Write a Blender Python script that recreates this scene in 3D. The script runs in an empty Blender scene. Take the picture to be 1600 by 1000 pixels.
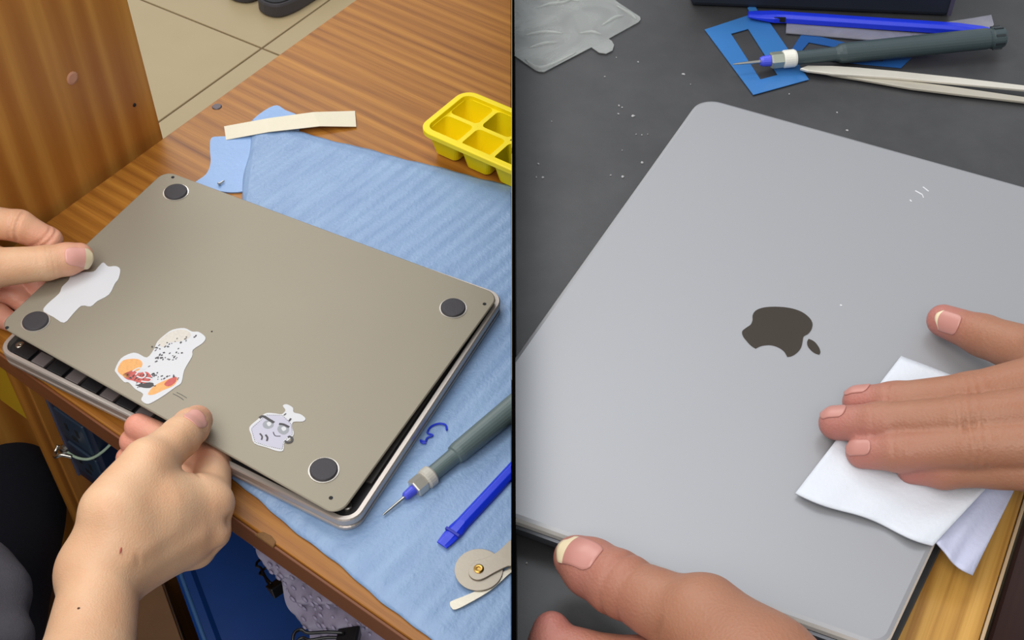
import bpy, bmesh, math, random
import numpy as np
from mathutils import Vector, Matrix

random.seed(7)
S = bpy.context.scene
C = bpy.context.collection

# ------------------------------------------------------------------ camera, world, lights, exposure
CZ = 1.37                       # height of the lens above the floor
FPX = 1900.0
PITCH = math.radians(46)
cam_d = bpy.data.cameras.new('camera')
cam_d.sensor_width = 36.0
cam_d.lens = 36.0 * FPX / 1600.0
cam_d.clip_start = 0.02
cam = bpy.data.objects.new('camera', cam_d)
C.objects.link(cam)
cam.location = (0, 0, CZ)
cam.rotation_euler = (math.pi / 2 - PITCH, 0, 0)
S.camera = cam

W = bpy.data.worlds.new('room_light')
S.world = W
W.use_nodes = True
bg = W.node_tree.nodes['Background']
bg.inputs[0].default_value = (0.93, 0.96, 1.0, 1)
bg.inputs[1].default_value = 0.62


def area(name, loc, target, sx, sy, power, col=(1, 1, 1)):
    d = bpy.data.lights.new(name, 'AREA')
    d.shape = 'RECTANGLE'
    d.size = sx
    d.size_y = sy
    d.energy = power
    d.color = col
    o = bpy.data.objects.new(name, d)
    C.objects.link(o)
    o.location = loc
    o.rotation_euler = (Vector(target) - Vector(loc)).to_track_quat('-Z', 'Y').to_euler()
    return o


area('ceiling_and_fill_light', (-0.85, 0.30, 2.60), (-0.3, 0.5, 0.75), 1.4, 0.7, 13, (1.0, 0.95, 0.88))
area('ceiling_and_fill_light', (-0.30, -0.75, 2.40), (-0.3, 0.45, 0.75), 1.2, 0.6, 15, (1.0, 0.96, 0.90))  # unseen fill lamp added behind the camera to brighten surfaces facing it
area('ceiling_and_fill_light', (-0.10, 1.25, 2.70), (0.1, 0.4, 0.95), 1.2, 0.5, 9, (0.93, 0.97, 1.0))
area('ceiling_and_fill_light', (-1.10, 2.60, 2.70), (-0.4, 1.6, 0.3), 1.6, 0.8, 20, (1.0, 0.96, 0.90))

S.view_settings.view_transform = 'Standard'
S.view_settings.look = 'None'
S.view_settings.exposure = 0.0
S.view_settings.gamma = 1.0
S.view_settings.use_curve_mapping = False

# ------------------------------------------------------------------ helpers
CP, SP = math.cos(PITCH), math.sin(PITCH)
TAB = -0.62      # left desk top, relative to the lens
BEN = -0.41      # right bench top, relative to the lens


def ray(px, py):
    a = (px - 800) / FPX
    b = (py - 500) / FPX
    return Vector((a, -b * SP + CP, -b * CP - SP))


def at(px, py, z):
    """point at height z (relative to the lens) that the photograph shows at px, py"""
    d = ray(px, py)
    p = d * (z / d.z)
    p.z += CZ
    return p


def on_plane(px, py, p0, n):
    d = ray(px, py)
    o = Vector((0, 0, CZ))
    return o + d * (n.dot(p0 - o) / n.dot(d))


def lin(c):
    c /= 255.0
    return c / 12.92 if c <= 0.04045 else ((c + 0.055) / 1.055) ** 2.4


def rgb(r, g, b, k=1.0):
    return (lin(r) * k, lin(g) * k, lin(b) * k, 1)


def new_mat(name):
    m = bpy.data.materials.new(name)
    m.use_nodes = True
    return m, m.node_tree.nodes, m.node_tree.links, m.node_tree.nodes['Principled BSDF']


def plain(name, col, rough=0.5, metal=0.0, bump=0.0, bscale=200, var=0.06, spec=0.5, coat=0.0):
    """plain colour with a little procedural mottling and fine relief"""
    m, N, L, P = new_mat(name)
    tc = N.new('ShaderNodeTexCoord')
    nz = N.new('ShaderNodeTexNoise')
    nz.inputs['Scale'].default_value = bscale * 0.2
    nz.inputs['Detail'].default_value = 3
    L.new(tc.outputs['Object'], nz.inputs['Vector'])
    mx = N.new('ShaderNodeMix')
    mx.data_type = 'RGBA'
    mx.inputs[6].default_value = tuple(c * (1 - var) for c in col[:3]) + (1,)
    mx.inputs[7].default_value = tuple(min(1, c * (1 + var)) for c in col[:3]) + (1,)
    L.new(nz.outputs['Fac'], mx.inputs[0])
    L.new(mx.outputs[2], P.inputs['Base Color'])
    P.inputs['Roughness'].default_value = rough
    P.inputs['Metallic'].default_value = metal
    P.inputs['Specular IOR Level'].default_value = spec
    P.inputs['Coat Weight'].default_value = coat
    if bump:
        n2 = N.new('ShaderNodeTexNoise')
        n2.inputs['Scale'].default_value = bscale
        n2.inputs['Detail'].default_value = 4
        L.new(tc.outputs['Object'], n2.inputs['Vector'])
        bp = N.new('ShaderNodeBump')
        bp.inputs['Strength'].default_value = bump
        bp.inputs['Distance'].default_value = 0.001
        L.new(n2.outputs['Fac'], bp.inputs['Height'])
        L.new(bp.outputs[0], P.inputs['Normal'])
    return m


def wood(name, dark, mid, light, yaw, along='x', sl=2.0, sa=60.0, bands=9.0, rough=0.38, dist=5.0, wmix=0.42):
    """laminate: grain streaks along one axis after turning the coordinates by yaw"""
    m, N, L, P = new_mat(name)
    tc = N.new('ShaderNodeTexCoord')
    rot = N.new('ShaderNodeVectorRotate')
    rot.rotation_type = 'Z_AXIS'
    rot.inputs['Angle'].default_value = -yaw
    L.new(tc.outputs['Object'], rot.inputs['Vector'])

    def stretch(a, b):
        mp = N.new('ShaderNodeMapping')
        mp.inputs['Scale'].default_value = (a, b, b) if along == 'x' else (b, b, a)
        L.new(rot.outputs[0], mp.inputs['Vector'])
        return mp
    n1 = N.new('ShaderNodeTexNoise')
    n1.inputs['Scale'].default_value = 1.0
    n1.inputs['Detail'].default_value = 6
    n1.inputs['Roughness'].default_value = 0.62
    L.new(stretch(sl, sa).outputs[0], n1.inputs['Vector'])
    n3 = N.new('ShaderNodeTexNoise')
    n3.inputs['Scale'].default_value = 1.0
    n3.inputs['Detail'].default_value = 2
    L.new(stretch(sl * 3, sa * 6).outputs[0], n3.inputs['Vector'])
    wv = N.new('ShaderNodeTexWave')
    wv.wave_type = 'BANDS'
    wv.bands_direction = 'Y' if along == 'x' else 'X'
    wv.wave_profile = 'SIN'
    wv.inputs['Scale'].default_value = 1.0
    wv.inputs['Distortion'].default_value = dist
    wv.inputs['Detail'].default_value = 2
    wv.inputs['Detail Scale'].default_value = 0.6
    L.new(stretch(sl * 0.7, bands).outputs[0], wv.inputs['Vector'])
    a = N.new('ShaderNodeMix')
    a.data_type = 'FLOAT'
    a.inputs[0].default_value = wmix
    L.new(n1.outputs['Fac'], a.inputs[2])
    L.new(wv.outputs['Fac'], a.inputs[3])
    b = N.new('ShaderNodeMix')
    b.data_type = 'FLOAT'
    b.inputs[0].default_value = 0.22
    L.new(a.outputs[0], b.inputs[2])
    L.new(n3.outputs['Fac'], b.inputs[3])
    cr = N.new('ShaderNodeValToRGB')
    e = cr.color_ramp.elements
    e[0].position = 0.28
    e[0].color = dark
    e[1].position = 0.74
    e[1].color = light
    k = cr.color_ramp.elements.new(0.5)
    k.color = mid
    L.new(b.outputs[0], cr.inputs['Fac'])
    L.new(cr.outputs['Color'], P.inputs['Base Color'])
    P.inputs['Roughness'].default_value = rough
    P.inputs['Specular IOR Level'].default_value = 0.35
    return m


def wloc(o):
    v = Vector((0, 0, 0))
    while o is not None:
        v = v + o.location
        o = o.parent
    return v


def tag(o, label=None, cat=None, group=None, kind=None):
    if label:
        o['label'] = label
    if cat:
        o['category'] = cat
    if group:
        o['group'] = group
    if kind:
        o['kind'] = kind
    return o


def thing(name, loc, label, cat, group=None):
    o = bpy.data.objects.new(name, None)
    o.empty_display_size = 0.02
    C.objects.link(o)
    o.location = loc
    return tag(o, label, cat, group)


def mk(name, verts, faces, mat, parent=None, smooth=False, clip=None, label=None, bevel=0.0, mats=None, fmat=None, seg=2):
    """one mesh object from world-space vertices; clip=('neg'|'pos', x) trims it at the divider"""
    me = bpy.data.meshes.new(name)
    verts = [Vector(v) for v in verts]
    if parent is not None:
        off = wloc(parent)
    else:
        xs = [v.x for v in verts]
        ys = [v.y for v in verts]
        zs = [v.z for v in verts]
        if clip:
            if clip[0] == 'neg':
                xs = [min(x, clip[1]) for x in xs]
            else:
                xs = [max(x, clip[1]) for x in xs]
        off = Vector(((min(xs) + max(xs)) / 2, (min(ys) + max(ys)) / 2, min(zs)))
    me.from_pydata([tuple(v - off) for v in verts], [], faces)
    for mm in (mats or [mat]):
        me.materials.append(mm)
    if fmat:
        for p, i in zip(me.polygons, fmat):
            p.material_index = i
    bm = bmesh.new()
    bm.from_mesh(me)
    bmesh.ops.recalc_face_normals(bm, faces=bm.faces)
    if clip:
        res = bmesh.ops.bisect_plane(bm, geom=bm.verts[:] + bm.edges[:] + bm.faces[:], dist=1e-6,
                                     plane_co=(clip[1] - off.x, 0, 0), plane_no=(1, 0, 0),
                                     clear_outer=clip[0] == 'neg', clear_inner=clip[0] == 'pos')
        ed = [g for g in res['geom_cut'] if isinstance(g, bmesh.types.BMEdge)]
        ed = [e for e in ed if len(e.link_faces) == 1]
        if ed:
            bmesh.ops.holes_fill(bm, edges=ed, sides=0)
    bm.to_mesh(me)
    bm.free()
    if smooth:
        me.polygons.foreach_set('use_smooth', [True] * len(me.polygons))
    o = bpy.data.objects.new(name, me)
    C.objects.link(o)
    if parent is not None:
        o.parent = parent
    else:
        o.location = off
    if bevel:
        bv = o.modifiers.new('bevel', 'BEVEL')
        bv.width = bevel
        bv.segments = seg
        bv.limit_method = 'ANGLE'
        bv.angle_limit = math.radians(40)
        bv.harden_normals = False
    if label:
        o['label'] = label
    return o


def slab(pts, thick, n=Vector((0, 0, 1))):
    """closed prism whose top outline is pts and which reaches thick below it along -n"""
    k = len(pts)
    pts = [Vector(p) for p in pts]
    v = pts + [p - n * thick for p in pts]
    f = [list(range(k)), list(range(2 * k - 1, k - 1, -1))]
    for i in range(k):
        j = (i + 1) % k
        f.append([i, i + k, j + k, j])
    return v, f


def join(*vf):
    V, F = [], []
    for v, f in vf:
        b = len(V)
        V += list(v)
        F += [[i + b for i in q] for q in f]
    return V, F


def box(c, ax, ay, az, hx, hy, hz):
    c = Vector(c)
    v = [c + ax * (hx * i) + ay * (hy * j) + az * (hz * k) for k in (-1, 1) for j in (-1, 1) for i in (-1, 1)]
    return v, [[0, 2, 3, 1], [4, 5, 7, 6], [0, 1, 5, 4], [2, 6, 7, 3], [0, 4, 6, 2], [1, 3, 7, 5]]


X, Y, Z = Vector((1, 0, 0)), Vector((0, 1, 0)), Vector((0, 0, 1))


def lathe(a, b, prof, n=20):
    """surface of revolution: prof = [(distance from a towards b, radius), ...]"""
    a, b = Vector(a), Vector(b)
    d = (b - a).normalized()
    u = d.orthogonal().normalized()
    w = d.cross(u)
    V, F = [], []
    for t, r in prof:
        for i in range(n):
            q = 2 * math.pi * i / n
            V.append(a + d * t + (u * math.cos(q) + w * math.sin(q)) * r)
    m = len(prof)
    for j in range(m - 1):
        for i in range(n):
            F.append([j * n + i, j * n + (i + 1) % n, (j + 1) * n + (i + 1) % n, (j + 1) * n + i])
    F.append(list(range(n)))
    F.append(list(range((m - 1) * n, m * n)))
    return V, F


def tube(path, r, n=10, closed=False):
    path = [Vector(p) for p in path]
    V, F = [], []
    m = len(path)
    prev = None
    for i, p in enumerate(path):
        if closed:
            d = path[(i + 1) % m] - path[i - 1]
        else:
            d = path[min(i + 1, m - 1)] - path[max(i - 1, 0)]
        d.normalize()
        if prev is None:
            u = d.orthogonal().normalized()
        else:
            u = (prev - d * prev.dot(d)).normalized()
        prev = u
        w = d.cross(u)
        rr = r[i] if isinstance(r, (list, tuple)) else r
        for k in range(n):
            q = 2 * math.pi * k / n
            V.append(p + (u * math.cos(q) + w * math.sin(q)) * rr)
    for i in range(m if closed else m - 1):
        for k in range(n):
            a, b = i * n, ((i + 1) % m) * n
            F.append([a + k, a + (k + 1) % n, b + (k + 1) % n, b + k])
    if not closed:
        F.append(list(range(n)))
        F.append(list(range((m - 1) * n, m * n)))
    return V, F


def smooth_line(pts, n=6, closed=False):
    """Catmull-Rom through pts"""
    P = [Vector(p) for p in pts]
    m = len(P)
    out = []
    for i in range(m if closed else m - 1):
        if closed:
            p0, p1, p2, p3 = P[i - 1], P[i], P[(i + 1) % m], P[(i + 2) % m]
        else:
            p0, p1, p2, p3 = P[max(i - 1, 0)], P[i], P[i + 1], P[min(i + 2, m - 1)]
        for k in range(n):
            t = k / n
            out.append(0.5 * ((2 * p1) + (p2 - p0) * t + (2 * p0 - 5 * p1 + 4 * p2 - p3) * t * t
                              + (3 * p1 - p0 - 3 * p2 + p3) * t ** 3))
    if not closed:
        out.append(P[-1])
    return out


def round_corners(pts, r, n=8):
    """outline with each corner replaced by an arc of radius r"""
    P = [Vector(p) for p in pts]
    out = []
    m = len(P)
    for i in range(m):
        a, b, c = P[i - 1], P[i], P[(i + 1) % m]
        u = (a - b).normalized()
        v = (c - b).normalized()
        half = math.acos(max(-1, min(1, u.dot(v)))) / 2
        rr = r[i] if isinstance(r, (list, tuple)) else r
        t = rr / math.tan(half)
        ctr = b + (u + v).normalized() * (rr / math.sin(half))
        s, e = b + u * t - ctr, b + v * t - ctr
        w = s.angle(e)
        for k in range(n + 1):
            f = k / n
            out.append(ctr + (s * math.sin((1 - f) * w) + e * math.sin(f * w)) / math.sin(w))
    return out


def inset(pts, d):
    """move the outline of a nearly rectangular loop inwards by d (towards its centroid, per side)"""
    P = [Vector(p) for p in pts]
    m = len(P)
    n = Vector((0, 0, 0))
    for i in range(m):
        n += P[i].cross(P[(i + 1) % m])
    n.normalize()
    out = []
    for i in range(m):
        e1 = (P[i] - P[i - 1])
        e2 = (P[(i + 1) % m] - P[i])
        q = Vector((0, 0, 0))
        for e in (e1, e2):
            if e.length > 1e-9:
                q += n.cross(e.normalized())
        out.append(P[i] + q.normalized() * d)
    return out


def rings(loops, cap_top=True, cap_bot=True):
    """skin a stack of equal-length loops"""
    k = len(loops[0])
    V, F = [], []
    for l in loops:
        V += list(l)
    for j in range(len(loops) - 1):
        for i in range(k):
            q = (i + 1) % k
            F.append([j * k + i, j * k + q, (j + 1) * k + q, (j + 1) * k + i])
    if cap_top:
        F.append(list(range(k)))
    if cap_bot:
        F.append(list(range((len(loops) - 1) * k, len(loops) * k)))
    return V, F


# ------------------------------------------------------------------ organic surfaces: smooth union of tapered limbs
def seg_d(P, a, b, ra, rb):
    ab = b - a
    t = np.clip(((P - a) @ ab) / (ab @ ab + 1e-12), 0, 1)
    q = P - a - t[..., None] * ab
    return np.sqrt((q * q).sum(-1)) - (ra + t * (rb - ra))


def smin(a, b, k):
    h = np.clip(0.5 + 0.5 * (b - a) / k, 0, 1)
    return b * (1 - h) + a * h - k * h * (1 - h)


class Flesh:
    """groups of tapered chains blended into one surface"""

    def __init__(self, core_k=0.012, join_k=0.006, digit_k=0.0012):
        self.core, self.digits, self.creases, self.bumps = [], [], [], []
        self.ck, self.jk, self.dk = core_k, join_k, digit_k

    @staticmethod
    def chain(pts):
        return [(np.array(p[0], float), float(p[1])) for p in pts]

    def add_core(self, *pts):
        self.core.append(self.chain(pts))

    def add_digit(self, *pts):
        self.digits.append(self.chain(pts))

    def field(self, P):
        def grp(ch, k):
            d = None
            for (a, ra), (b, rb) in zip(ch[:-1], ch[1:]):
                e = seg_d(P, a, b, ra, rb)
                d = e if d is None else smin(d, e, k)
            return d
        D = None
        for ch in self.digits:
            e = grp(ch, 0.003)
            D = e if D is None else smin(D, e, self.dk)
        K = None
        for ch in self.core:
            e = grp(ch, self.ck)
            K = e if K is None else smin(K, e, self.ck)
        if K is None:
            d = D
        elif D is None:
            d = K
        else:
            d = smin(K, D, self.jk)
        for pos, rad, amt in self.bumps:
            q = P - pos
            d = d - amt * np.exp(-(q * q).sum(-1) / (rad * rad))
        for pos, axis, dorsal, width, depth, reach in self.creases:
            q = P - pos
            s = q @ axis
            rr = np.sqrt((q * q).sum(-1))
            m = np.clip((reach - rr) / (0.4 * reach), 0, 1) * np.clip((q @ dorsal) / 0.004, 0, 1)
            d = d + depth * np.exp(-(s / width) ** 2) * m
        return d

    def mesh(self, vox, lo=None, hi=None):
        pts = [(p, r) for ch in self.core + self.digits for p, r in ch]
        l = np.min([p - r for p, r in pts], 0) - 3 * vox
        h = np.max([p + r for p, r in pts], 0) + 3 * vox
        if lo is not None:
            l = np.maximum(l, lo)
        if hi is not None:
            h = np.minimum(h, hi)
        n = np.ceil((h - l) / vox).astype(int) + 1
        gx, gy, gz = [l[i] + vox * np.arange(n[i]) for i in range(3)]
        D = np.empty(n, np.float32)
        for i0 in range(0, n[0], 16):
            xs = gx[i0:i0 + 16]
            P = np.stack(np.meshgrid(xs, gy, gz, indexing='ij'), -1)
            D[i0:i0 + 16] = self.field(P)
        # close the volume at the box
        D[0], D[-1] = np.maximum(D[0], vox), np.maximum(D[-1], vox)
        D[:, 0], D[:, -1] = np.maximum(D[:, 0], vox), np.maximum(D[:, -1], vox)
        D[:, :, 0], D[:, :, -1] = np.maximum(D[:, :, 0], vox), np.maximum(D[:, :, -1], vox)
        return surface_net(D, l, vox)


def surface_net(D, org, vox):
    s = D < 0
    acc = np.zeros(tuple(np.array(D.shape) - 1) + (3,), np.float32)
    cnt = np.zeros(tuple(np.array(D.shape) - 1), np.float32)
    c = [np.arange(k - 1) for k in D.shape]
    offs = [(i, j, k) for i in (0, 1) for j in (0, 1) for k in (0, 1)]

    def corner(A, o):
        return A[o[0]:A.shape[0] - 1 + o[0], o[1]:A.shape[1] - 1 + o[1], o[2]:A.shape[2] - 1 + o[2]]
    for a in offs:
        for ax in range(3):
            if a[ax]:
                continue
            b = list(a)
            b[ax] = 1
            da, db = corner(D, a), corner(D, b)
            x = (da < 0) != (db < 0)
            t = np.where(x, da / np.where(x, da - db, 1), 0)
            for q in range(3):
                acc[..., q] += np.where(x, a[q] + (t if q == ax else 0), 0)
            cnt += x
    act = cnt > 0
    idx = -np.ones(act.shape, np.int64)
    idx[act] = np.arange(act.sum())
    cells = np.argwhere(act)
    V = org + vox * (cells + acc[act] / cnt[act][:, None])
    F = []
    for ax in range(3):
        A = np.take(s, np.arange(D.shape[ax] - 1), ax)
        B = np.take(s, np.arange(1, D.shape[ax]), ax)
        e = np.argwhere(A != B)
        u, v = (ax + 1) % 3, (ax + 2) % 3
        ok = (e[:, u] > 0) & (e[:, v] > 0) & (e[:, u] < D.shape[u] - 1) & (e[:, v] < D.shape[v] - 1)
        e = e[ok]
        flip = A[tuple(e.T)]
        q = []
        for du, dv in ((-1, -1), (0, -1), (0, 0), (-1, 0)):
            w = e.copy()
            w[:, u] += du
            w[:, v] += dv
            q.append(idx[tuple(w.T)])
        q = np.stack(q, 1)
        q[~flip] = q[~flip][:, ::-1]
        F.append(q)
    F = np.concatenate(F)
    return V, F[(F >= 0).all(1)]


def flesh_obj(name, fl, vox, mat, parent, tips=(), lo=None, hi=None):
    V, F = fl.mesh(vox, lo, hi)
    off = np.array(wloc(parent))
    me = bpy.data.meshes.new(name)
    me.from_pydata((V - off).tolist(), [], F.tolist())
    me.materials.append(mat)
    me.polygons.foreach_set('use_smooth', [True] * len(me.polygons))
    if tips:
        t = np.zeros(len(V))
        for p, r, a in tips:
            t = np.maximum(t, a * np.exp(-((V - np.array(p)) ** 2).sum(1) / r ** 2))
        at_ = me.attributes.new('flush', 'FLOAT', 'POINT')
        at_.data.foreach_set('value', t.astype(np.float32))
    o = bpy.data.objects.new(name, me)
    C.objects.link(o)
    o.parent = parent
    sm = o.modifiers.new('smooth', 'SMOOTH')
    sm.factor = 0.5
    sm.iterations = 1
    return o


def nail(fl, parent, tip, back, up, width, length, over, mat_bed, mat_tip):
    """finger nail: a curved plate laid on the flesh from back towards tip, with a free edge of length over"""
    tip, back, up = (np.array(v, float) for v in (tip, back, up))
    ax = tip - back
    ax /= np.linalg.norm(ax)
    up = up - ax * (up @ ax)
    up /= np.linalg.norm(up)
    side = np.cross(ax, up)
    nu, nv = 14, 13
    top = []
    for i in range(nu + 1):
        u = i / nu
        for j in range(nv + 1):
            v = (j / nv - 0.5) * 2
            # rounded ends of the outline
            shrink = 1.0 - 0.30 * max(0, (0.22 - u) / 0.22) ** 2 - 0.34 * max(0, (u - 0.80) / 0.20) ** 2
            x = v * shrink * width / 2
            l = u * (length + over) + (1 - abs(v) ** 2.4) * 0.0016 * (u - 0.4)
            top.append(back + ax * l + side * x)
    top = np.array(top)
    # drop onto the flesh from above
    o = top + up * 0.02
    t = np.zeros(len(o))
    for _ in range(60):
        d = fl.field(o - up * t[:, None])
        t = np.minimum(t + np.maximum(d, 0) * 0.8, 0.040)
    hit = o - up * t[:, None]
    P = hit + up * 0.00045
    G = P.reshape(nu + 1, nv + 1, 3)
    # beyond the fingertip the plate goes straight on
    bed = int(nu * length / (length + over))
    for i in range(bed + 1, nu + 1):
        f = (i - bed) * (length + over) / nu
        sl = G[bed] - G[bed - 2]
        sl = sl.mean(0) / max(np.linalg.norm(sl.mean(0)), 1e-9)
        base = G[bed].copy()
        flat = top.reshape(nu + 1, nv + 1, 3)[i] - top.reshape(nu + 1, nv + 1, 3)[bed]
        along = (flat @ ax)[:, None]
        G[i] = base + along * sl + (flat - (flat @ ax)[:, None] * ax)
    # relax the rows so that the plate is an even arch
    for _ in range(3):
        G[1:-1, 1:-1] = 0.5 * G[1:-1, 1:-1] + 0.125 * (G[:-2, 1:-1] + G[2:, 1:-1] + G[1:-1, :-2] + G[1:-1, 2:])
    P = G.reshape(-1, 3)
    low = P - up * 0.0005
    V = np.concatenate([P, low])
    K = len(P)
    F, fm = [], []
    for i in range(nu):
        for j in range(nv):
            a = i * (nv + 1) + j
            q = [a, a + 1, a + nv + 2, a + nv + 1]
            F.append(q)
            F.append([x + K for x in q[::-1]])
            fm += [1 if i >= bed else 0] * 2
    rim = [i * (nv + 1) for i in range(nu + 1)] + [nu * (nv + 1) + j for j in range(1, nv + 1)] \
        + [i * (nv + 1) + nv for i in range(nu - 1, -1, -1)] + [j for j in range(nv - 1, 0, -1)]
    for i in range(len(rim)):
        a, b = rim[i], rim[(i + 1) % len(rim)]
        F.append([a, b, b + K, a + K])
        fm.append(0)
    return mk('fingernail', V.tolist(), F, None, parent, smooth=True, mats=[mat_bed, mat_tip], fmat=fm)


def skin(name, base, flush, rough=0.42):
    m, N, L, P = new_mat(name)
    tc = N.new('ShaderNodeTexCoord')
    nz = N.new('ShaderNodeTexNoise')
    nz.inputs['Scale'].default_value = 38
    nz.inputs['Detail'].default_value = 4
    L.new(tc.outputs['Object'], nz.inputs['Vector'])
    cr = N.new('ShaderNodeValToRGB')
    e = cr.color_ramp.elements
    e[0].position, e[1].position = 0.3, 0.75
    e[0].color = tuple(c * k for c, k in zip(base[:3], (0.95, 0.86, 0.82))) + (1,)
    e[1].color = tuple(min(1, c * k) for c, k in zip(base[:3], (1.02, 1.05, 1.06))) + (1,)
    L.new(nz.outputs['Fac'], cr.inputs['Fac'])
    atr = N.new('ShaderNodeAttribute')
    atr.attribute_name = 'flush'
    mx = N.new('ShaderNodeMix')
    mx.data_type = 'RGBA'
    L.new(atr.outputs['Fac'], mx.inputs[0])
    L.new(cr.outputs['Color'], mx.inputs[6])
    mx.inputs[7].default_value = flush
    L.new(mx.outputs[2], P.inputs['Base Color'])
    P.inputs['Roughness'].default_value = rough
    P.inputs['Specular IOR Level'].default_value = 0.35
    P.inputs['Subsurface Weight'].default_value = 0.25
    P.inputs['Subsurface Radius'].default_value = (1.0, 0.35, 0.2)
    P.inputs['Subsurface Scale'].default_value = 0.004
    vo = N.new('ShaderNodeTexVoronoi')
    vo.inputs['Scale'].default_value = 900
    L.new(tc.outputs['Object'], vo.inputs['Vector'])
    n2 = N.new('ShaderNodeTexNoise')
    n2.inputs['Scale'].default_value = 260
    n2.inputs['Detail'].default_value = 5
    L.new(tc.outputs['Object'], n2.inputs['Vector'])
    ad = N.new('ShaderNodeMath')
    ad.operation = 'ADD'
    L.new(vo.outputs['Distance'], ad.inputs[0])
    L.new(n2.outputs['Fac'], ad.inputs[1])
    bp = N.new('ShaderNodeBump')
    bp.inputs['Strength'].default_value = 0.22
    bp.inputs['Distance'].default_value = 0.0006
    L.new(ad.outputs[0], bp.inputs['Height'])
    L.new(bp.outputs[0], P.inputs['Normal'])
    return m


NEG = ('neg', -0.0004)      # things of the left desk end at the divider
POS = ('pos', 0.0015)       # things of the right bench end at the divider

#%%STRUCTURE
# ------------------------------------------------------------------ materials
M = {}
# directions of the left desk
fA, fB = at(45, 580, TAB), at(645, 1000, TAB)
U = (fB - fA).normalized()                     # along the front edge, to the right
V_ = Vector((-U.y, U.x, 0))                    # from the front edge to the back
sA, sB = at(75, 345, TAB), at(555, 0, TAB)
SD = (sB - sA).normalized()
yawU = math.atan2(U.y, U.x)
yawS = math.atan2(SD.y, SD.x)

M['desk'] = wood('desk_laminate', rgb(112, 64, 22), rgb(158, 102, 38), rgb(190, 132, 54), yawU, 'x', 4.0, 130.0, 26.0, 0.36, 3.0, 0.16)
M['edge'] = wood('desk_edge', rgb(112, 66, 40), rgb(122, 74, 44), rgb(138, 86, 50), yawU, 'x', 2.5, 120.0, 14.0, 0.45)
M['board'] = wood('cabinet_laminate', rgb(172, 106, 42), rgb(190, 126, 54), rgb(226, 166, 80), yawS, 'z', 1.6, 22.0, 13.0, 0.42, 9.0, 0.30)
M['under'] = wood('panel_laminate', rgb(120, 72, 24), rgb(160, 102, 38), rgb(186, 126, 52), yawU, 'z', 2.0, 60.0, 14.0, 0.42)
M['tile'] = plain('floor_tile', rgb(186, 167, 130), 0.35, 0, 0.05, 60, 0.05)
M['grout'] = plain('grout', rgb(128, 108, 82), 0.8)
M['rubber'] = plain('black_rubber', rgb(48, 46, 54), 0.6, 0, 0.1, 900)
M['sandal'] = plain('sandal_foam', rgb(62, 58, 62), 0.55, 0, 0.1, 500)
M['sandal_bed'] = plain('sandal_footbed', rgb(44, 45, 48), 0.6, 0, 0.3, 700)
M['foam'] = None
M['divider'] = plain('divider_black', rgb(3, 3, 3), 0.9, spec=0.0)
M['white'] = plain('white_paper', rgb(208, 209, 213), 0.5, 0, 0.02, 300, 0.01)
M['steel'] = plain('steel', rgb(190, 186, 178), 0.28, 1.0, 0.03, 600)
M['brass'] = plain('brass', rgb(190, 150, 80), 0.3, 1.0)
M['grey_plastic'] = plain('grey_green_plastic', rgb(96, 112, 112), 0.42, 0, 0.03, 500)
M['blue_plastic'] = plain('blue_plastic', rgb(24, 52, 214), 0.35, 0, 0.04, 500)
M['violet_plastic'] = plain('violet_plastic', rgb(74, 84, 214), 0.4)
M['navy'] = plain('navy_plastic', rgb(22, 66, 140), 0.45, 0, 0.06, 260, 0.12)
M['navy_rim'] = plain('navy_rim', rgb(60, 104, 160), 0.45)
M['dark_blue_case'] = plain('dark_blue_case', rgb(22, 32, 54), 0.45)
M['socket'] = plain('socket_plastic', rgb(34, 52, 72), 0.45)
M['hole'] = plain('dark_hole', rgb(10, 12, 18), 0.7)
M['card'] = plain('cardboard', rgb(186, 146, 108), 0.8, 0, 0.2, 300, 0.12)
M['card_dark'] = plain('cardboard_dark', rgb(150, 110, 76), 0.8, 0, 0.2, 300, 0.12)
M['yellow'] = plain('yellow_plastic', rgb(246, 222, 6), 0.42, 0, 0.03, 300, 0.03)
M['mustard'] = plain('mustard_plastic', rgb(196, 160, 30), 0.5)
M['tape'] = plain('masking_tape', rgb(226, 218, 196), 0.6, 0, 0.15, 600, 0.03)
M['trouser'] = plain('navy_trouser_cloth', rgb(22, 26, 40), 0.9, 0, 0.4, 900, 0.15)
M['shirt'] = plain('grey_shirt_cloth', rgb(78, 76, 84), 0.9, 0, 0.4, 900, 0.1)
M['clip'] = plain('black_clip_steel', rgb(14, 14, 18), 0.35)
M['wire'] = plain('pale_green_wire', rgb(150, 170, 150), 0.5)
M['ink'] = plain('blue_ink', rgb(24, 52, 196), 0.5)
M['metal_edge'] = plain('polished_aluminium', rgb(214, 208, 200), 0.3, 0.75, 0.0)


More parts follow.
